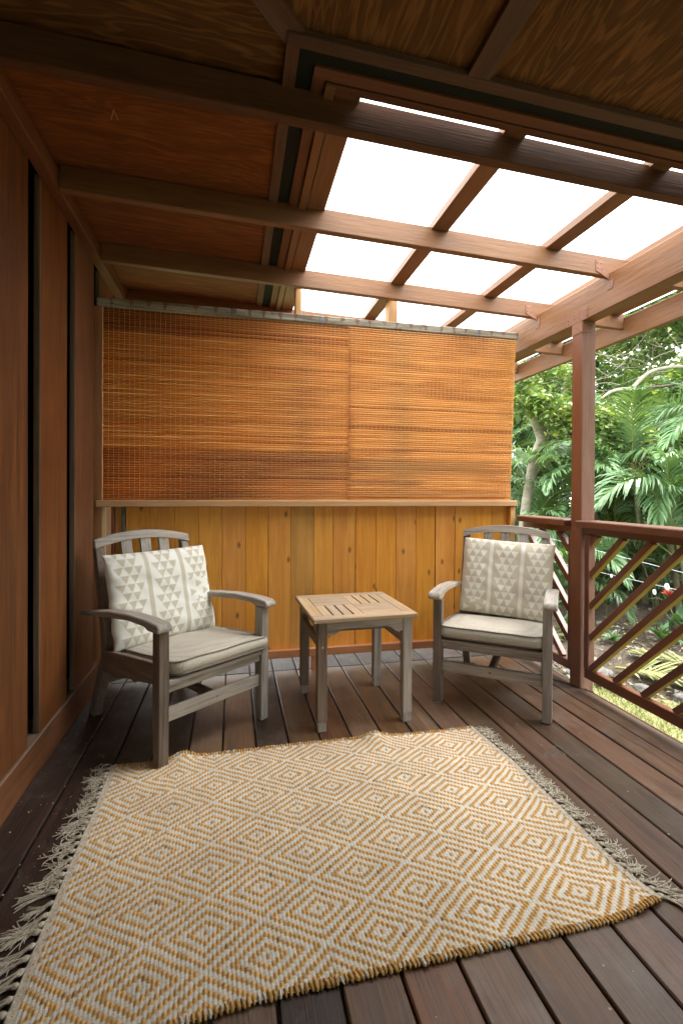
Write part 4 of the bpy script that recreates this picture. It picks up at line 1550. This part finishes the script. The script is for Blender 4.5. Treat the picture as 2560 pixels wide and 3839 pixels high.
FR = []
for i, (L, a0, a1, ll, m, dr_) in enumerate([
        (1.9, 78, -10, .42, M_palm, .35), (2.0, 68, -40, .45, M_palm, .5), (1.8, 55, -55, .43, M_palm, .6), (1.6, 40, -62, .40, M_palm, .65),
        (1.8, 80, -25, .42, M_palm, .35), (1.9, 62, -75, .46, M_palm, .6), (1.5, 30, -70, .36, M_palm, .7), (1.8, 66, -48, .42, M_palmy, .5)]):
    FR.append(frond_mesh(100 + i, L, R(a0), R(a1), ll, m, 48, dr_, i * 1.7))

def palm(x, y, z, stems, nf, label, seed, scale=1.0, name='areca_palm'):
    rr = random.Random(seed)
    root = empty(name, (x, y, z))
    tag(root, label, 'palm', 'palms in the garden')
    for (dx, dy, h, tilt) in stems:
        bm = bmesh.new()
        a = rr.uniform(0, 6.28)
        pts = [(dx, dy, -.1), (dx + tilt * .3 * math.cos(a), dy + tilt * .3 * math.sin(a), h * .5), (dx + tilt * math.cos(a), dy + tilt * math.sin(a), h)]
        pp = []
        for i in range(9):
            t = i / 8
            p = Vector(pts[0]) * (1 - t) ** 2 + Vector(pts[1]) * 2 * t * (1 - t) + Vector(pts[2]) * t * t
            pp.append(p)
        tube_bm(bm, pp, [.036 - .008 * i / 8 for i in range(9)], 8)
        link('stem', mesh_bm('stem', bm, M_stem), root)
        top = pp[-1]
        ph = rr.uniform(0, 6.28)
        for k in range(nf):
            az = ph + k * 2.4 + rr.uniform(-.3, .3)
            me = FR[rr.choice([0, 1, 1, 2, 2, 3, 5, 5, 6, 7, 4])] if k > 0 else FR[rr.choice((4, 0))]
            o = link('frond', me, root, (top.x, top.y, top.z - rr.uniform(0, .12)), (rr.uniform(-.35, .35), rr.uniform(-.12, .12), az))
            s = scale * rr.uniform(.85, 1.12)
            o.scale = (s, s, s)
    return root

palm(3.95, 5.05, -.36, [(0, 0, .25, .05), (.18, .2, .5, .1)], 6, 'low areca palm clump at the foot of the pale forked tree', 1, .72)
palm(4.55, 6.9, -.3, [(0, 0, 1.0, .12), (.25, -.1, 1.5, .2)], 7, 'areca palm just behind the pale forked trunk', 2, .95)
palm(5.25, 5.75, -.3, [(0, 0, .9, .1), (-.2, .15, 1.3, .2)], 7, 'bushy areca palm seen through the gap right of the porch post', 3, .95)
palm(5.15, 4.55, -.36, [(0, 0, .7, .1), (.15, .25, 1.25, .18)], 7, 'nearest areca palm with large arching fronds above the hand rail', 4, .92)
palm(6.3, 5.2, -.28, [(0, 0, 1.6, .2), (.3, .2, 1.1, .2)], 7, 'areca palm rising at the right edge behind the nearest one', 5, 1.05)
palm(6.6, 7.0, -.2, [(0, 0, 1.8, .2), (.3, -.2, 1.2, .15)], 7, 'tall areca palm standing back between the post and the right edge', 6, 1.1)
palm(5.1, 8.4, -.15, [(0, 0, 2.0, .2), (.35, .1, 1.4, .2)], 7, 'areca palm far behind the forked tree under the eave', 7, 1.1)
palm(7.9, 6.2, -.2, [(0, 0, 2.2, .3), (.3, .3, 1.5, .1)], 7, 'tall areca palm beyond the right end of the hand rail', 8, 1.1)
palm(7.6, 8.8, -.1, [(0, 0, 2.4, .25), (-.3, .2, 1.7, .2)], 7, 'most distant areca palm in front of the broad leaved trees', 9, 1.2)
palm(4.15, 7.9, -.2, [(0, 0, .8, .12), (.2, 0, 1.6, .2)], 7, 'areca palm half hidden by the edge of the bamboo blind', 10, 1.0)
palm(6.0, 4.1, -.3, [(0, 0, .5, .1)], 7, 'short areca palm with drooping fronds low at the right edge', 11, .8)

palm(4.7, 6.05, -.3, [(0, 0, .45, .08), (.1, .2, .8, .1)], 7, 'areca palm low in the gap just right of the post, behind the wire', 12, .85)
palm(5.75, 5.0, -.3, [(0, 0, 1.0, .15), (.2, .1, .6, .1)], 7, 'areca palm between the nearest one and the right edge', 13, .95)
palm(4.25, 6.4, -.3, [(0, 0, .7, .1)], 7, 'areca palm with low fronds between the forked trunk and the post', 14, .9)
palm(5.95, 4.85, -.3, [(0, 0, 2.15, .15)], 9, 'tallest near areca palm, its crown at the top right corner of the garden view', 15, .95)
palm(5.2, 5.2, -.3, [(0, 0, 1.7, .15)], 8, 'areca palm with a raised crown right of the post, under the bent limb', 16, .8)
def leaves(centres, n, size, seed, mats, spread, flat=.5):
    """Many folded leaves scattered through clumps: verts, faces, material slots."""
    rg = np.random.default_rng(seed)
    c = np.array([q[:3] for q in centres])
    r = np.array([q[3:6] for q in centres])
    wgt = np.array([q[3] * q[4] * q[5] for q in centres]) ** .8
    k = rg.choice(len(c), n, p=wgt / wgt.sum())
    d = rg.normal(size=(n, 3)); d /= np.linalg.norm(d, axis=1)[:, None]
    rad = rg.uniform(.25, 1, n) ** .5
    p = c[k] + d * rad[:, None] * r[k]
    # smaller knots of leaves inside a clump
    nk = max(6, n // 26)
    kn = p[rg.integers(0, n, nk)]
    which = rg.integers(0, nk, n)
    mv = rg.random(n) < .75
    p[mv] = kn[which][mv] + rg.normal(size=(mv.sum(), 3)) * spread
    nrm = rg.normal(size=(n, 3)) * flat + np.array([0, 0, 1.0]); nrm /= np.linalg.norm(nrm, axis=1)[:, None]
    ax = np.cross(nrm, rg.normal(size=(n, 3))); ax /= np.linalg.norm(ax, axis=1)[:, None] + 1e-9
    sd = np.cross(nrm, ax)
    L = size * rg.uniform(.6, 1.25, n)[:, None]
    w = L * .30
    v = np.empty((n, 6, 3))
    v[:, 0] = p
    v[:, 1] = p + ax * L * .4 + sd * w + nrm * w * .25
    v[:, 2] = p + ax * L * .4 - nrm * L * .03
    v[:, 3] = p + ax * L * .4 - sd * w + nrm * w * .25
    v[:, 4] = p + ax * L - nrm * L * .18
    v[:, 5] = p + ax * L * .7 + sd * w * .1
    f = np.empty((n, 2, 4), int)
    b_ = np.arange(n) * 6
    f[:, 0] = np.stack([b_, b_ + 1, b_ + 4, b_ + 2], 1)
    f[:, 1] = np.stack([b_, b_ + 2, b_ + 4, b_ + 3], 1)
    mi = np.repeat(rg.choice(len(mats), n, p=[.62, .28, .10][:len(mats)] if len(mats) == 3 else None), 2)
    return v.reshape(-1, 3), f.reshape(-1, 4), mi

def leaf_obj(name, centres, n, size, seed, mats, spread, parent=None, flat=.5):
    v, f, mi = leaves(centres, n, size, seed, mats, spread, flat)
    me = bpy.data.meshes.new(name)
    me.vertices.add(len(v)); me.vertices.foreach_set('co', v.ravel())
    me.loops.add(f.size); me.loops.foreach_set('vertex_index', f.ravel())
    me.polygons.add(len(f)); me.polygons.foreach_set('loop_start', np.arange(0, f.size, 4)); me.polygons.foreach_set('loop_total', np.full(len(f), 4))
    for m in mats:
        me.materials.append(m)
    me.polygons.foreach_set('material_index', mi.astype(np.int32))
    me.update(calc_edges=True)
    return link(name, me, parent)

def smooth_path(pts, n):
    """Catmull-Rom through points with a radius each."""
    out = []
    P = [np.array(p, float) for p in pts]
    for i in range(len(P) - 1):
        p0, p1, p2, p3 = P[max(i - 1, 0)], P[i], P[i + 1], P[min(i + 2, len(P) - 1)]
        for k in range(n):
            t = k / n
            out.append(.5 * ((2 * p1) + (-p0 + p2) * t + (2 * p0 - 5 * p1 + 4 * p2 - p3) * t * t + (-p0 + 3 * p1 - 3 * p2 + p3) * t ** 3))
    out.append(P[-1])
    return out

def limb(name, pts, parent, mat, n=5, sides=9, jitter=.004, seed=0):
    pa = smooth_path(pts, n)
    bm = bmesh.new()
    tube_bm(bm, [p[:3] for p in pa], [float(p[3]) for p in pa], sides)
    for v in bm.verts:
        v.co += Vector((mnoise.noise(v.co * 9), mnoise.noise(v.co * 9 + Vector((5, 0, 0))), 0)) * jitter
    return link(name, mesh_bm(name, bm, mat, True), parent)

def twigs(parent, starts, seed, mat, n=10, L=.5):
    rr = random.Random(seed)
    bm = bmesh.new()
    for s in starts:
        for k in range(n):
            p = Vector(s[:3]) + Vector((rr.uniform(-1, 1), rr.uniform(-1, 1), rr.uniform(-.6, .6))) * s[3]
            d = Vector((rr.uniform(-1, 1), rr.uniform(-1, 1), rr.uniform(-.3, .8))).normalized()
            pts = [p.copy()]
            for i in range(5):
                d = (d + Vector((rr.uniform(-1, 1), rr.uniform(-1, 1), rr.uniform(-1, 1))) * .35).normalized()
                p = p + d * L / 5 * rr.uniform(.7, 1.3)
                pts.append(p.copy())
            tube_bm(bm, pts, [.008, .0065, .005, .004, .003, .002], 4, False)
    return link('twigs', mesh_bm('twigs', bm, mat), parent)

def at_root(o, root):
    for c in ([o] if not isinstance(o, list) else o):
        c.location = Vector(c.location) - Vector(root.location)
    return o

# the pale forked tree beside the screen
t1 = empty('forked_tree', (3.82, 6.0, -.36))
tag(t1, 'pale smooth barked tree with a forked leaning trunk and a cut stub', 'tree')
at_root(limb('trunk', [(3.80, 6.0, -.5, .085), (3.93, 6.0, .40, .072), (3.985, 6.0, .95, .066), (4.06, 6.0, 1.38, .064), (4.15, 6.0, 1.70, .068), (4.235, 6.0, 1.86, .085), (4.17, 5.98, 2.02, .082), (4.09, 5.97, 2.13, .066), (4.03, 5.96, 2.27, .045), (4.02, 5.96, 2.33, .022)], t1, M_bark, 5, 12), t1)
at_root(limb('limb', [(4.22, 6.0, 1.80, .06), (4.36, 6.02, 1.90, .045), (4.46, 6.04, 2.0, .04), (4.55, 6.05, 2.16, .036), (4.60, 6.08, 2.45, .03), (4.72, 6.1, 2.9, .022)], t1, M_bark, 4, 9), t1)
at_root(limb('limb', [(4.38, 6.02, 1.91, .02), (4.7, 6.0, 2.05, .016), (5.0, 5.9, 2.25, .012), (5.3, 5.8, 2.35, .007)], t1, M_bark, 4, 6), t1)
at_root(limb('limb', [(3.55, 5.6, 2.75, .02), (3.8, 5.75, 2.6, .018), (4.1, 5.8, 2.85, .014), (4.3, 5.8, 3.2, .008)], t1, M_bark, 4, 6), t1)
at_root(leaf_obj('crown', [(3.75, 5.65, 2.28, .34, .3, .17), (4.1, 5.6, 2.22, .36, .3, .16), (4.35, 5.7, 2.05, .22, .3, .12), (4.6, 5.6, 2.15, .35, .3, .18), (4.9, 5.5, 2.05, .32, .3, .22), (5.15, 5.45, 1.85, .25, .3, .2), (3.6, 5.7, 2.65, .3, .3, .2), (4.3, 5.8, 2.75, .4, .3, .2)],
                  3600, .10, 41, [M_leafl, M_leafy, M_leafm], .07, t1, .45), t1)
o = twigs(t1, [(4.1, 5.9, 2.6, .35), (4.5, 5.9, 2.5, .3), (3.7, 5.9, 2.7, .3)], 5, M_bark, 12, .6)
at_root(o, t1)

# the tree whose bent limb crosses above the rail
t2 = empty('leaning_tree', (6.75, 5.7, -.25))
tag(t2, 'tree with a long bent grey limb reaching across above the palms', 'tree')
at_root(limb('trunk', [(6.75, 5.7, -.4, .1), (6.7, 5.7, .8, .085), (6.6, 5.65, 1.8, .075), (6.45, 5.6, 2.45, .065), (6.3, 5.6, 3.3, .05), (6.4, 5.7, 4.2, .03)], t2, M_bark, 5, 10), t2)
at_root(limb('limb', [(6.45, 5.6, 2.9, .03), (6.0, 5.52, 2.88, .026), (5.6, 5.5, 2.80, .026), (5.40, 5.5, 2.68, .028), (5.24, 5.5, 2.54, .028), (5.05, 5.5, 2.51, .026), (4.88, 5.48, 2.46, .022), (4.72, 5.46, 2.36, .012)], t2, M_bark, 5, 9), t2)
at_root(limb('limb', [(5.3, 5.5, 2.55, .02), (5.7, 5.45, 2.58, .017), (6.2, 5.4, 2.66, .012)], t2, M_barkd, 4, 6), t2)
o = leaf_obj('crown', [(6.2, 5.8, 3.9, .8, .7, .5), (5.6, 5.9, 3.6, .6, .5, .3), (7.0, 5.8, 4.0, .8, .7, .5), (6.0, 6.2, 3.25, .6, .4, .25)], 5200, .11, 42, [M_leafl, M_leafy, M_leafm], .09, t2)
at_root(o, t2)
o = twigs(t2, [(5.0, 5.7, 2.75, .35), (5.6, 5.8, 3.0, .4), (6.2, 5.8, 3.2, .4)], 8, M_bark, 10, .6)
at_root(o, t2)

def big_tree(x, y, z, h, r, label, seed, mats, n=12500, size=.15):
    rr = random.Random(seed)
    root = empty('broadleaf_tree', (x, y, z))
    tag(root, label, 'tree', 'trees at the back of the garden')
    limb('trunk', [(0, 0, -.2, .14), (rr.uniform(-.1, .1), 0, h * .3, .11), (rr.uniform(-.3, .3), rr.uniform(-.2, .2), h * .6, .08), (rr.uniform(-.4, .4), 0, h * .9, .03)], root, M_barkd, 5, 9)
    for k in range(6):
        a = rr.uniform(0, 6.28); zz = h * rr.uniform(.3, .6)
        limb('limb', [(0, 0, zz, .05), (math.cos(a) * r * .4, math.sin(a) * r * .4, zz + .3, .035), (math.cos(a) * r * .85, math.sin(a) * r * .85, zz + rr.uniform(.3, 1), .012)], root, M_barkd, 4, 6)
    cs = []
    for k in range(15):
        a = rr.uniform(0, 6.28); q = r * rr.uniform(.2, .95)
        cs.append((math.cos(a) * q, math.sin(a) * q, h * rr.uniform(.22, 1.0), r * rr.uniform(.25, .42), r * rr.uniform(.25, .42), r * rr.uniform(.16, .3)))
    leaf_obj('crown', cs, n, size, seed, mats, .13, root)
    return root
big_tree(5.0, 11.0, 0, 5.6, 2.0, 'dark leaved tree at the back, behind the forked trunk', 51, [M_leafd, M_leafm, M_leafy])
big_tree(7.6, 11.2, 0, 6.4, 2.3, 'broad green tree at the back, seen just right of the porch post', 52, [M_leafm, M_leafd, M_leafy])
big_tree(10.2, 10.0, 0, 5.2, 2.3, 'yellowish green tree at the back, under the right end of the eave', 53, [M_leafy, M_leafm, M_leafd])
big_tree(3.0, 12.0, 0, 6.0, 2.2, 'tree at the back that shows only beside the blind', 54, [M_leafd, M_leafm, M_leafy])
big_tree(9.6, 7.6, 0, 4.2, 1.7, 'rounder tree at the far right with mixed green and yellow leaves', 55, [M_leafm, M_leafd, M_leafy])
big_tree(12.5, 8.4, 0, 5.2, 2.2, 'tree furthest right behind the palms', 56, [M_leafd, M_leafm, M_leafy])
big_tree(6.2, 9.4, 0, 4.6, 1.5, 'slim dark tree between the two areca palms in the middle', 57, [M_leafd, M_leafm, M_leafy], 5000)
# undergrowth and the wood behind, read as one mass with added light-blocking clumps
cs = []
frn = random.Random(60)
for k in range(120):
    a = R(frn.uniform(-15, 78)); d = frn.uniform(13.5, 19)
    cs.append((math.sin(a) * d, math.cos(a) * d, frn.uniform(-.2, 6.0), 1.8, 1.8, frn.uniform(.6, 1.2)))
for k in range(60):  # unseen leaf ring added to cut sky light from the right
    a = R(frn.uniform(72, 168)); d = frn.uniform(8.5, 14)
    cs.append((math.sin(a) * d, math.cos(a) * d, frn.uniform(-.2, 5.2), 1.7, 1.7, frn.uniform(.8, 1.4)))
for k in range(40):  # unseen hedge clumps added beside the porch to block light
    cs.append((frn.uniform(3.6, 5.2), frn.uniform(-7.5, .2), frn.uniform(-.2, 3.6), .7, .8, .6))
for k in range(24):  # more unseen clumps added to close the open end against light
    cs.append((frn.uniform(-1.5, 4.5), frn.uniform(-9.5, -8), frn.uniform(-.2, 3.2), .8, .7, .6))
o = leaf_obj('wood_and_blockers', cs, 62000, .32, 61, [M_leafd, M_leafm, M_leafy], .35)
o['kind'] = 'stuff'
cs = []
for k in range(60):
    x = frn.uniform(3.6, 9.5); y = frn.uniform(5.4, 10)
    cs.append((x, y, frn.uniform(-.25, .35), .55, .55, frn.uniform(.2, .45)))
o = leaf_obj('undergrowth', cs, 9000, .12, 62, [M_leafd, M_leafm, M_leafy], .12)
o['kind'] = 'stuff'

# broad leaved shrubs with red flowers
def shrub_leaf(L, w, margin):
    bm = bmesh.new()
    n = 6
    rows = []
    for i in range(n + 1):
        t = i / n
        ww = w * (math.sin(math.pi * (.06 + .94 * t) ** .8)) ** .9 if i < n else .0006
        z = .32 * L * math.sin(t * 2.2) * .5 - .12 * L * t * t
        rows.append([bm.verts.new((L * t, s * ww * k, z + abs(k) * ww * .35)) for s, k in ((-1, 1), (-1, .72), (1, 0), (1, .72), (1, 1))])
    for a, b_ in zip(rows, rows[1:]):
        for k in range(4):
            f = bm.faces.new((a[k], a[k + 1], b_[k + 1], b_[k]))
            f.material_index = 1 if margin and k in (0, 3) else 0
            f.smooth = True
    me = bpy.data.meshes.new('leaf')
    bm.to_mesh(me); bm.free()
    me.materials.append(M_shrub); me.materials.append(M_pale)
    return me
SL = [shrub_leaf(.22, .034, False), shrub_leaf(.19, .03, True), shrub_leaf(.26, .036, True), shrub_leaf(.16, .026, False)]
bm = bmesh.new()
fr_ = random.Random(3)
for k in range(16):
    a = k * 2.4; e = .2 + 1.2 * (k / 16)
    d = Vector((math.cos(a) * math.cos(e), math.sin(a) * math.cos(e), math.sin(e)))
    s = d.orthogonal().normalized()
    q = [Vector((0, 0, .0)), d * .02 + s * .010, d * .038, d * .02 - s * .010]
    bm.faces.new([bm.verts.new(p) for p in q])
FLW = mesh_bm('flower', bm, M_red)
SHR = [  # x, y, size, tiers, leaf set, flower, label
    (3.66, 4.05, .8, 1, (1, 0), False, 'low pale green rosette plant on the mulch close to the porch post'),
    (5.05, 4.90, 1.25, 3, (2, 1), False, 'large shrub with cream edged leaves behind the slanting slats'),
    (4.36, 3.95, 1.0, 2, (0, 3), True, 'broad leaved plant with one red flower nearest the right edge'),
    (4.13, 3.93, .95, 1, (0, 0), False, 'bright green rosette plant between the slats at the right'),
    (4.26, 4.80, 1.0, 2, (0, 3), False, 'dark green leafy plant seen just right of the porch post'),
    (4.98, 5.30, 1.0, 3, (0, 3), True, 'taller plant with a red flower in the shade of the palms'),
    (4.62, 4.30, .8, 1, (3, 0), False, 'small dark rosette plant under the cream edged shrub'),
    (3.30, 4.30, .9, 2, (0, 3), True, 'leafy plant with a red flower behind the short railing bay'),
    (4.90, 3.60, .9, 2, (3, 0), False, 'dark plant low at the right edge of the mulch'),
    (5.55, 4.45, 1.0, 2, (0, 2), False, 'leafy plant at the foot of the nearest areca palm'),
    (3.75, 5.0, .9, 2, (3, 0), False, 'shaded plant beside the low areca palm'),
]
for (x, y, s, tiers, ls, fl, label) in SHR:
    rr = random.Random(int(x * 100 + y * 17))
    z = ZG + .03 + .03 * max(0, (x - 2.6) * .74 + (y - 3.6) * .67)
    root = empty('flowering_shrub' if fl else 'leafy_shrub', (x, y, z))
    tag(root, label, 'plant', 'broad leaved plants in the mulch bed')
    bm = bmesh.new()
    heads = []
    for t in range(tiers):
        a = rr.uniform(0, 6.28); h = (.06 if tiers == 1 else .18 + .22 * t) * s
        p = Vector((math.cos(a) * .1 * t, math.sin(a) * .1 * t, h))
        tube_bm(bm, [(0, 0, -.05), (p.x * .4, p.y * .4, h * .5), tuple(p)], [.007, .006, .005], 5)
        heads.append(p)
    link('stem', mesh_bm('stem', bm, M_stem), root)
    for p in heads:
        for k in range(11):
            az = k * 2.4 + rr.uniform(-.3, .3)
            el = rr.uniform(-.15, .75) if k < 8 else rr.uniform(.8, 1.2)
            o = link('leaf', SL[rr.choice(ls)], root, (p.x, p.y, p.z + rr.uniform(-.03, .01)), (rr.uniform(-.25, .25), -el, az))
            q = s * rr.uniform(.75, 1.1)
            o.scale = (q, q, q)
    if fl:
        o = link('flower', FLW, root, (heads[-1].x, heads[-1].y, heads[-1].z + .06))
        o.scale = (1.6, 1.6, 1.8)

# stones along the edge of the bed
def stone_mesh(seed):
    bm = bmesh.new()
    bmesh.ops.create_icosphere(bm, subdivisions=3, radius=1)
    for v in bm.verts:
        n = mnoise.noise(v.co * 1.3 + Vector((seed * 7, 0, 0))) * .35 + mnoise.noise(v.co * 3.5 + Vector((0, seed * 5, 0))) * .12
        v.co *= 1 + n
    return mesh_bm('stone', bm, M_stone, True)
M_stone = plain('grey_stone', (.2, .195, .18), .9, .15, 0, 5, (.09, .085, .075), .7)
ST = [stone_mesh(k) for k in range(4)]
sr = random.Random(5)
STL = ['grey stone edging the bed behind the right armchair', 'grey stone seen between the chair leg and the post foot', 'grey stone just behind the foot of the porch post', 'grey stone right of the post foot, at the lawn edge',
       'grey stone below the first slanting slats', 'grey stone at the lawn edge under the middle of the near railing bay', 'grey stone at the lawn edge close to the right border of the photo', 'set back grey stone behind the one right of the post foot',
       'set back grey stone beside the fallen frond', 'set back grey stone towards the right border', 'farthest grey stone, behind the short railing bay', 'rightmost grey stone of the edging']
spots = [(2.42, 4.05), (2.62, 3.82), (2.80, 3.58), (2.93, 3.36), (3.12, 3.18), (3.32, 2.98), (3.50, 2.75), (3.05, 3.52), (3.42, 3.18), (3.62, 2.92), (2.6, 4.2), (3.75, 2.6)]
for i, (x, y) in enumerate(spots):
    o = link('stone', ST[i % 4], None, (x + sr.uniform(-.04, .04), y + sr.uniform(-.04, .04), ZG + .02), (0, 0, sr.uniform(0, 6)))
    s = sr.uniform(.06, .12)
    o.scale = (s, s * sr.uniform(.7, 1), s * .6)
    tag(o, STL[i], 'stone', 'stones edging the mulch bed')

# fallen fronds, yellowing
M_dry = leaf_mat('dry_frond', ((.13, .16, .055), (.28, .27, .12)), .2, .6, .3)
for i, (x, y, rz, label) in enumerate([(3.15, 3.45, -.9, 'fallen yellow green palm frond lying on the bed right of the post foot'), (3.9, 3.15, 2.2, 'dry palm frond lying low at the right edge of the bed'), (2.7, 4.5, -.4, 'fallen frond behind the short railing bay')]):
    me = frond_mesh(300 + i, .62, R(4), R(-4), .26, M_dry, 30, .15)
    o = link('fallen_frond', me, None, (x, y, ZG + .09), (.15, -.02, rz))
    tag(o, label, 'palm frond')

# wire fence behind the railing
wf = empty('wire_fence', (3.2, 3.6, ZG))
tag(wf, 'two strand wire fence with white insulators behind the railing', 'fence')
def wz1(y): return .557 + (y - 2.998) * .065
def wz2(y): return .414
ox, oy, oz = wf.location
for fz in (wz1, wz2):
    bm = bmesh.new()
    pts = []
    for i in range(25):
        y = -.6 + 6.3 * i / 24
        pts.append((0, y - oy, fz(y) - .012 * math.sin(math.pi * i / 24) - oz))
    tube_bm(bm, pts, .0021, 6)
    link('strand', mesh_bm('strand', bm, M_metal), wf)
for y in (-.6, 5.7):
    box('stake', (-.02, .02), (y - oy - .02, y - oy + .02), (-.3, 1.3), M_barkd, wf, .003)
for (y, fz, drop, rr_) in ((3.0, wz1, 0, .012), (3.01, wz2, -.008, .021), (3.12, wz2, -.07, .016), (3.56, wz2, -.02, .012)):
    bm = bmesh.new()
    pts = [(math.sin(a) * rr_ * .55, math.cos(a) * rr_ * .3, math.sin(a + 1.2) * rr_) for a in [i * .6283 for i in range(11)]]
    tube_bm(bm, pts, rr_ * .36, 6)
    link('insulator', mesh_bm('insulator', bm, M_white_ins), wf, (0, y - oy, fz(y) + drop - oz))

# lawn blades and leaf litter
def scatter(name, n, seed, region, hgt, mats, kind):
    rg = np.random.default_rng(seed)
    x = rg.uniform(region[0], region[1], n); y = rg.uniform(region[2], region[3], n)
    bx = np.interp(-y, [-5.9, -4.6, -3.85, -3.38, -2.95, -2.2, -1.3, -.2, 1.2], [1.2, 2.0, 2.55, 2.84, 3.2, 3.9, 4.6, 5.4, 6.2])
    keep = (x < bx + rg.normal(0, .08, n)) if kind == 'grass' else (x > bx - np.abs(rg.normal(0, .25, n)))
    x, y, bx = x[keep], y[keep], bx[keep]
    m = len(x)
    if kind == 'grass':
        z = np.full(m, ZG)
        a = rg.uniform(0, 6.28, m); l = hgt * rg.uniform(.5, 1.3, m)
        tx, ty = rg.normal(0, .5, m) * l, rg.normal(0, .5, m) * l
        w = .0035
        v = np.empty((m, 3, 3))
        v[:, 0] = np.stack([x - w * np.cos(a), y - w * np.sin(a), z], 1)
        v[:, 1] = np.stack([x + w * np.cos(a), y + w * np.sin(a), z], 1)
        v[:, 2] = np.stack([x + tx, y + ty, z + l], 1)
        f = np.arange(m * 3).reshape(m, 3)
    else:
        d = np.maximum(0, (x - bx) * .72)
        z = ZG + .02 + .034 * d + rg.uniform(0, .03, m)
        a = rg.uniform(0, 6.28, m); l = hgt * rg.uniform(.4, 1.3, m); w = l * .3
        c, s = np.cos(a), np.sin(a)
        q = rg.uniform(-.015, .02, (m, 4))
        v = np.empty((m, 4, 3))
        v[:, 0] = np.stack([x, y, z + q[:, 0]], 1)
        v[:, 1] = np.stack([x + c * l * .5 - s * w, y + s * l * .5 + c * w, z + q[:, 1]], 1)
        v[:, 2] = np.stack([x + c * l, y + s * l, z + q[:, 2]], 1)
        v[:, 3] = np.stack([x + c * l * .5 + s * w, y + s * l * .5 - c * w, z + q[:, 3]], 1)
        f = np.arange(m * 4).reshape(m, 4)
    k = f.shape[1]
    me = bpy.data.meshes.new(name)
    me.vertices.add(m * k); me.vertices.foreach_set('co', v.ravel())
    me.loops.add(f.size); me.loops.foreach_set('vertex_index', f.ravel())
    me.polygons.add(m); me.polygons.foreach_set('loop_start', np.arange(0, f.size, k)); me.polygons.foreach_set('loop_total', np.full(m, k))
    for mt in mats: me.materials.append(mt)
    me.polygons.foreach_set('material_index', rg.choice(len(mats), m, p=[.7, .3] if len(mats) == 2 else None).astype(np.int32))
    me.update(calc_edges=True)
    o = link(name, me)
    o['kind'] = 'stuff'
    return o
M_grass = leaf_mat('grass_blade', ((.15, .18, .055), (.32, .34, .14)), .3, .6, .3)
M_straw = leaf_mat('dry_grass', ((.36, .31, .16), (.5, .44, .26)), .2, .7, .2)
M_litter = leaf_mat('litter', ((.10, .07, .045), (.3, .24, .16), (.42, .36, .1)), .1, .8, .2)
M_litterg = leaf_mat('litter_grey', ((.16, .14, .12), (.34, .31, .27)), .1, .85, .2)
scatter('grass', 42000, 71, (1.98, 4.6, .6, 5.2), .034, [M_grass, M_straw], 'grass')
scatter('leaf_litter', 9000, 72, (2.2, 7.5, 1.6, 7.5), .06, [M_litter, M_litterg], 'litter')
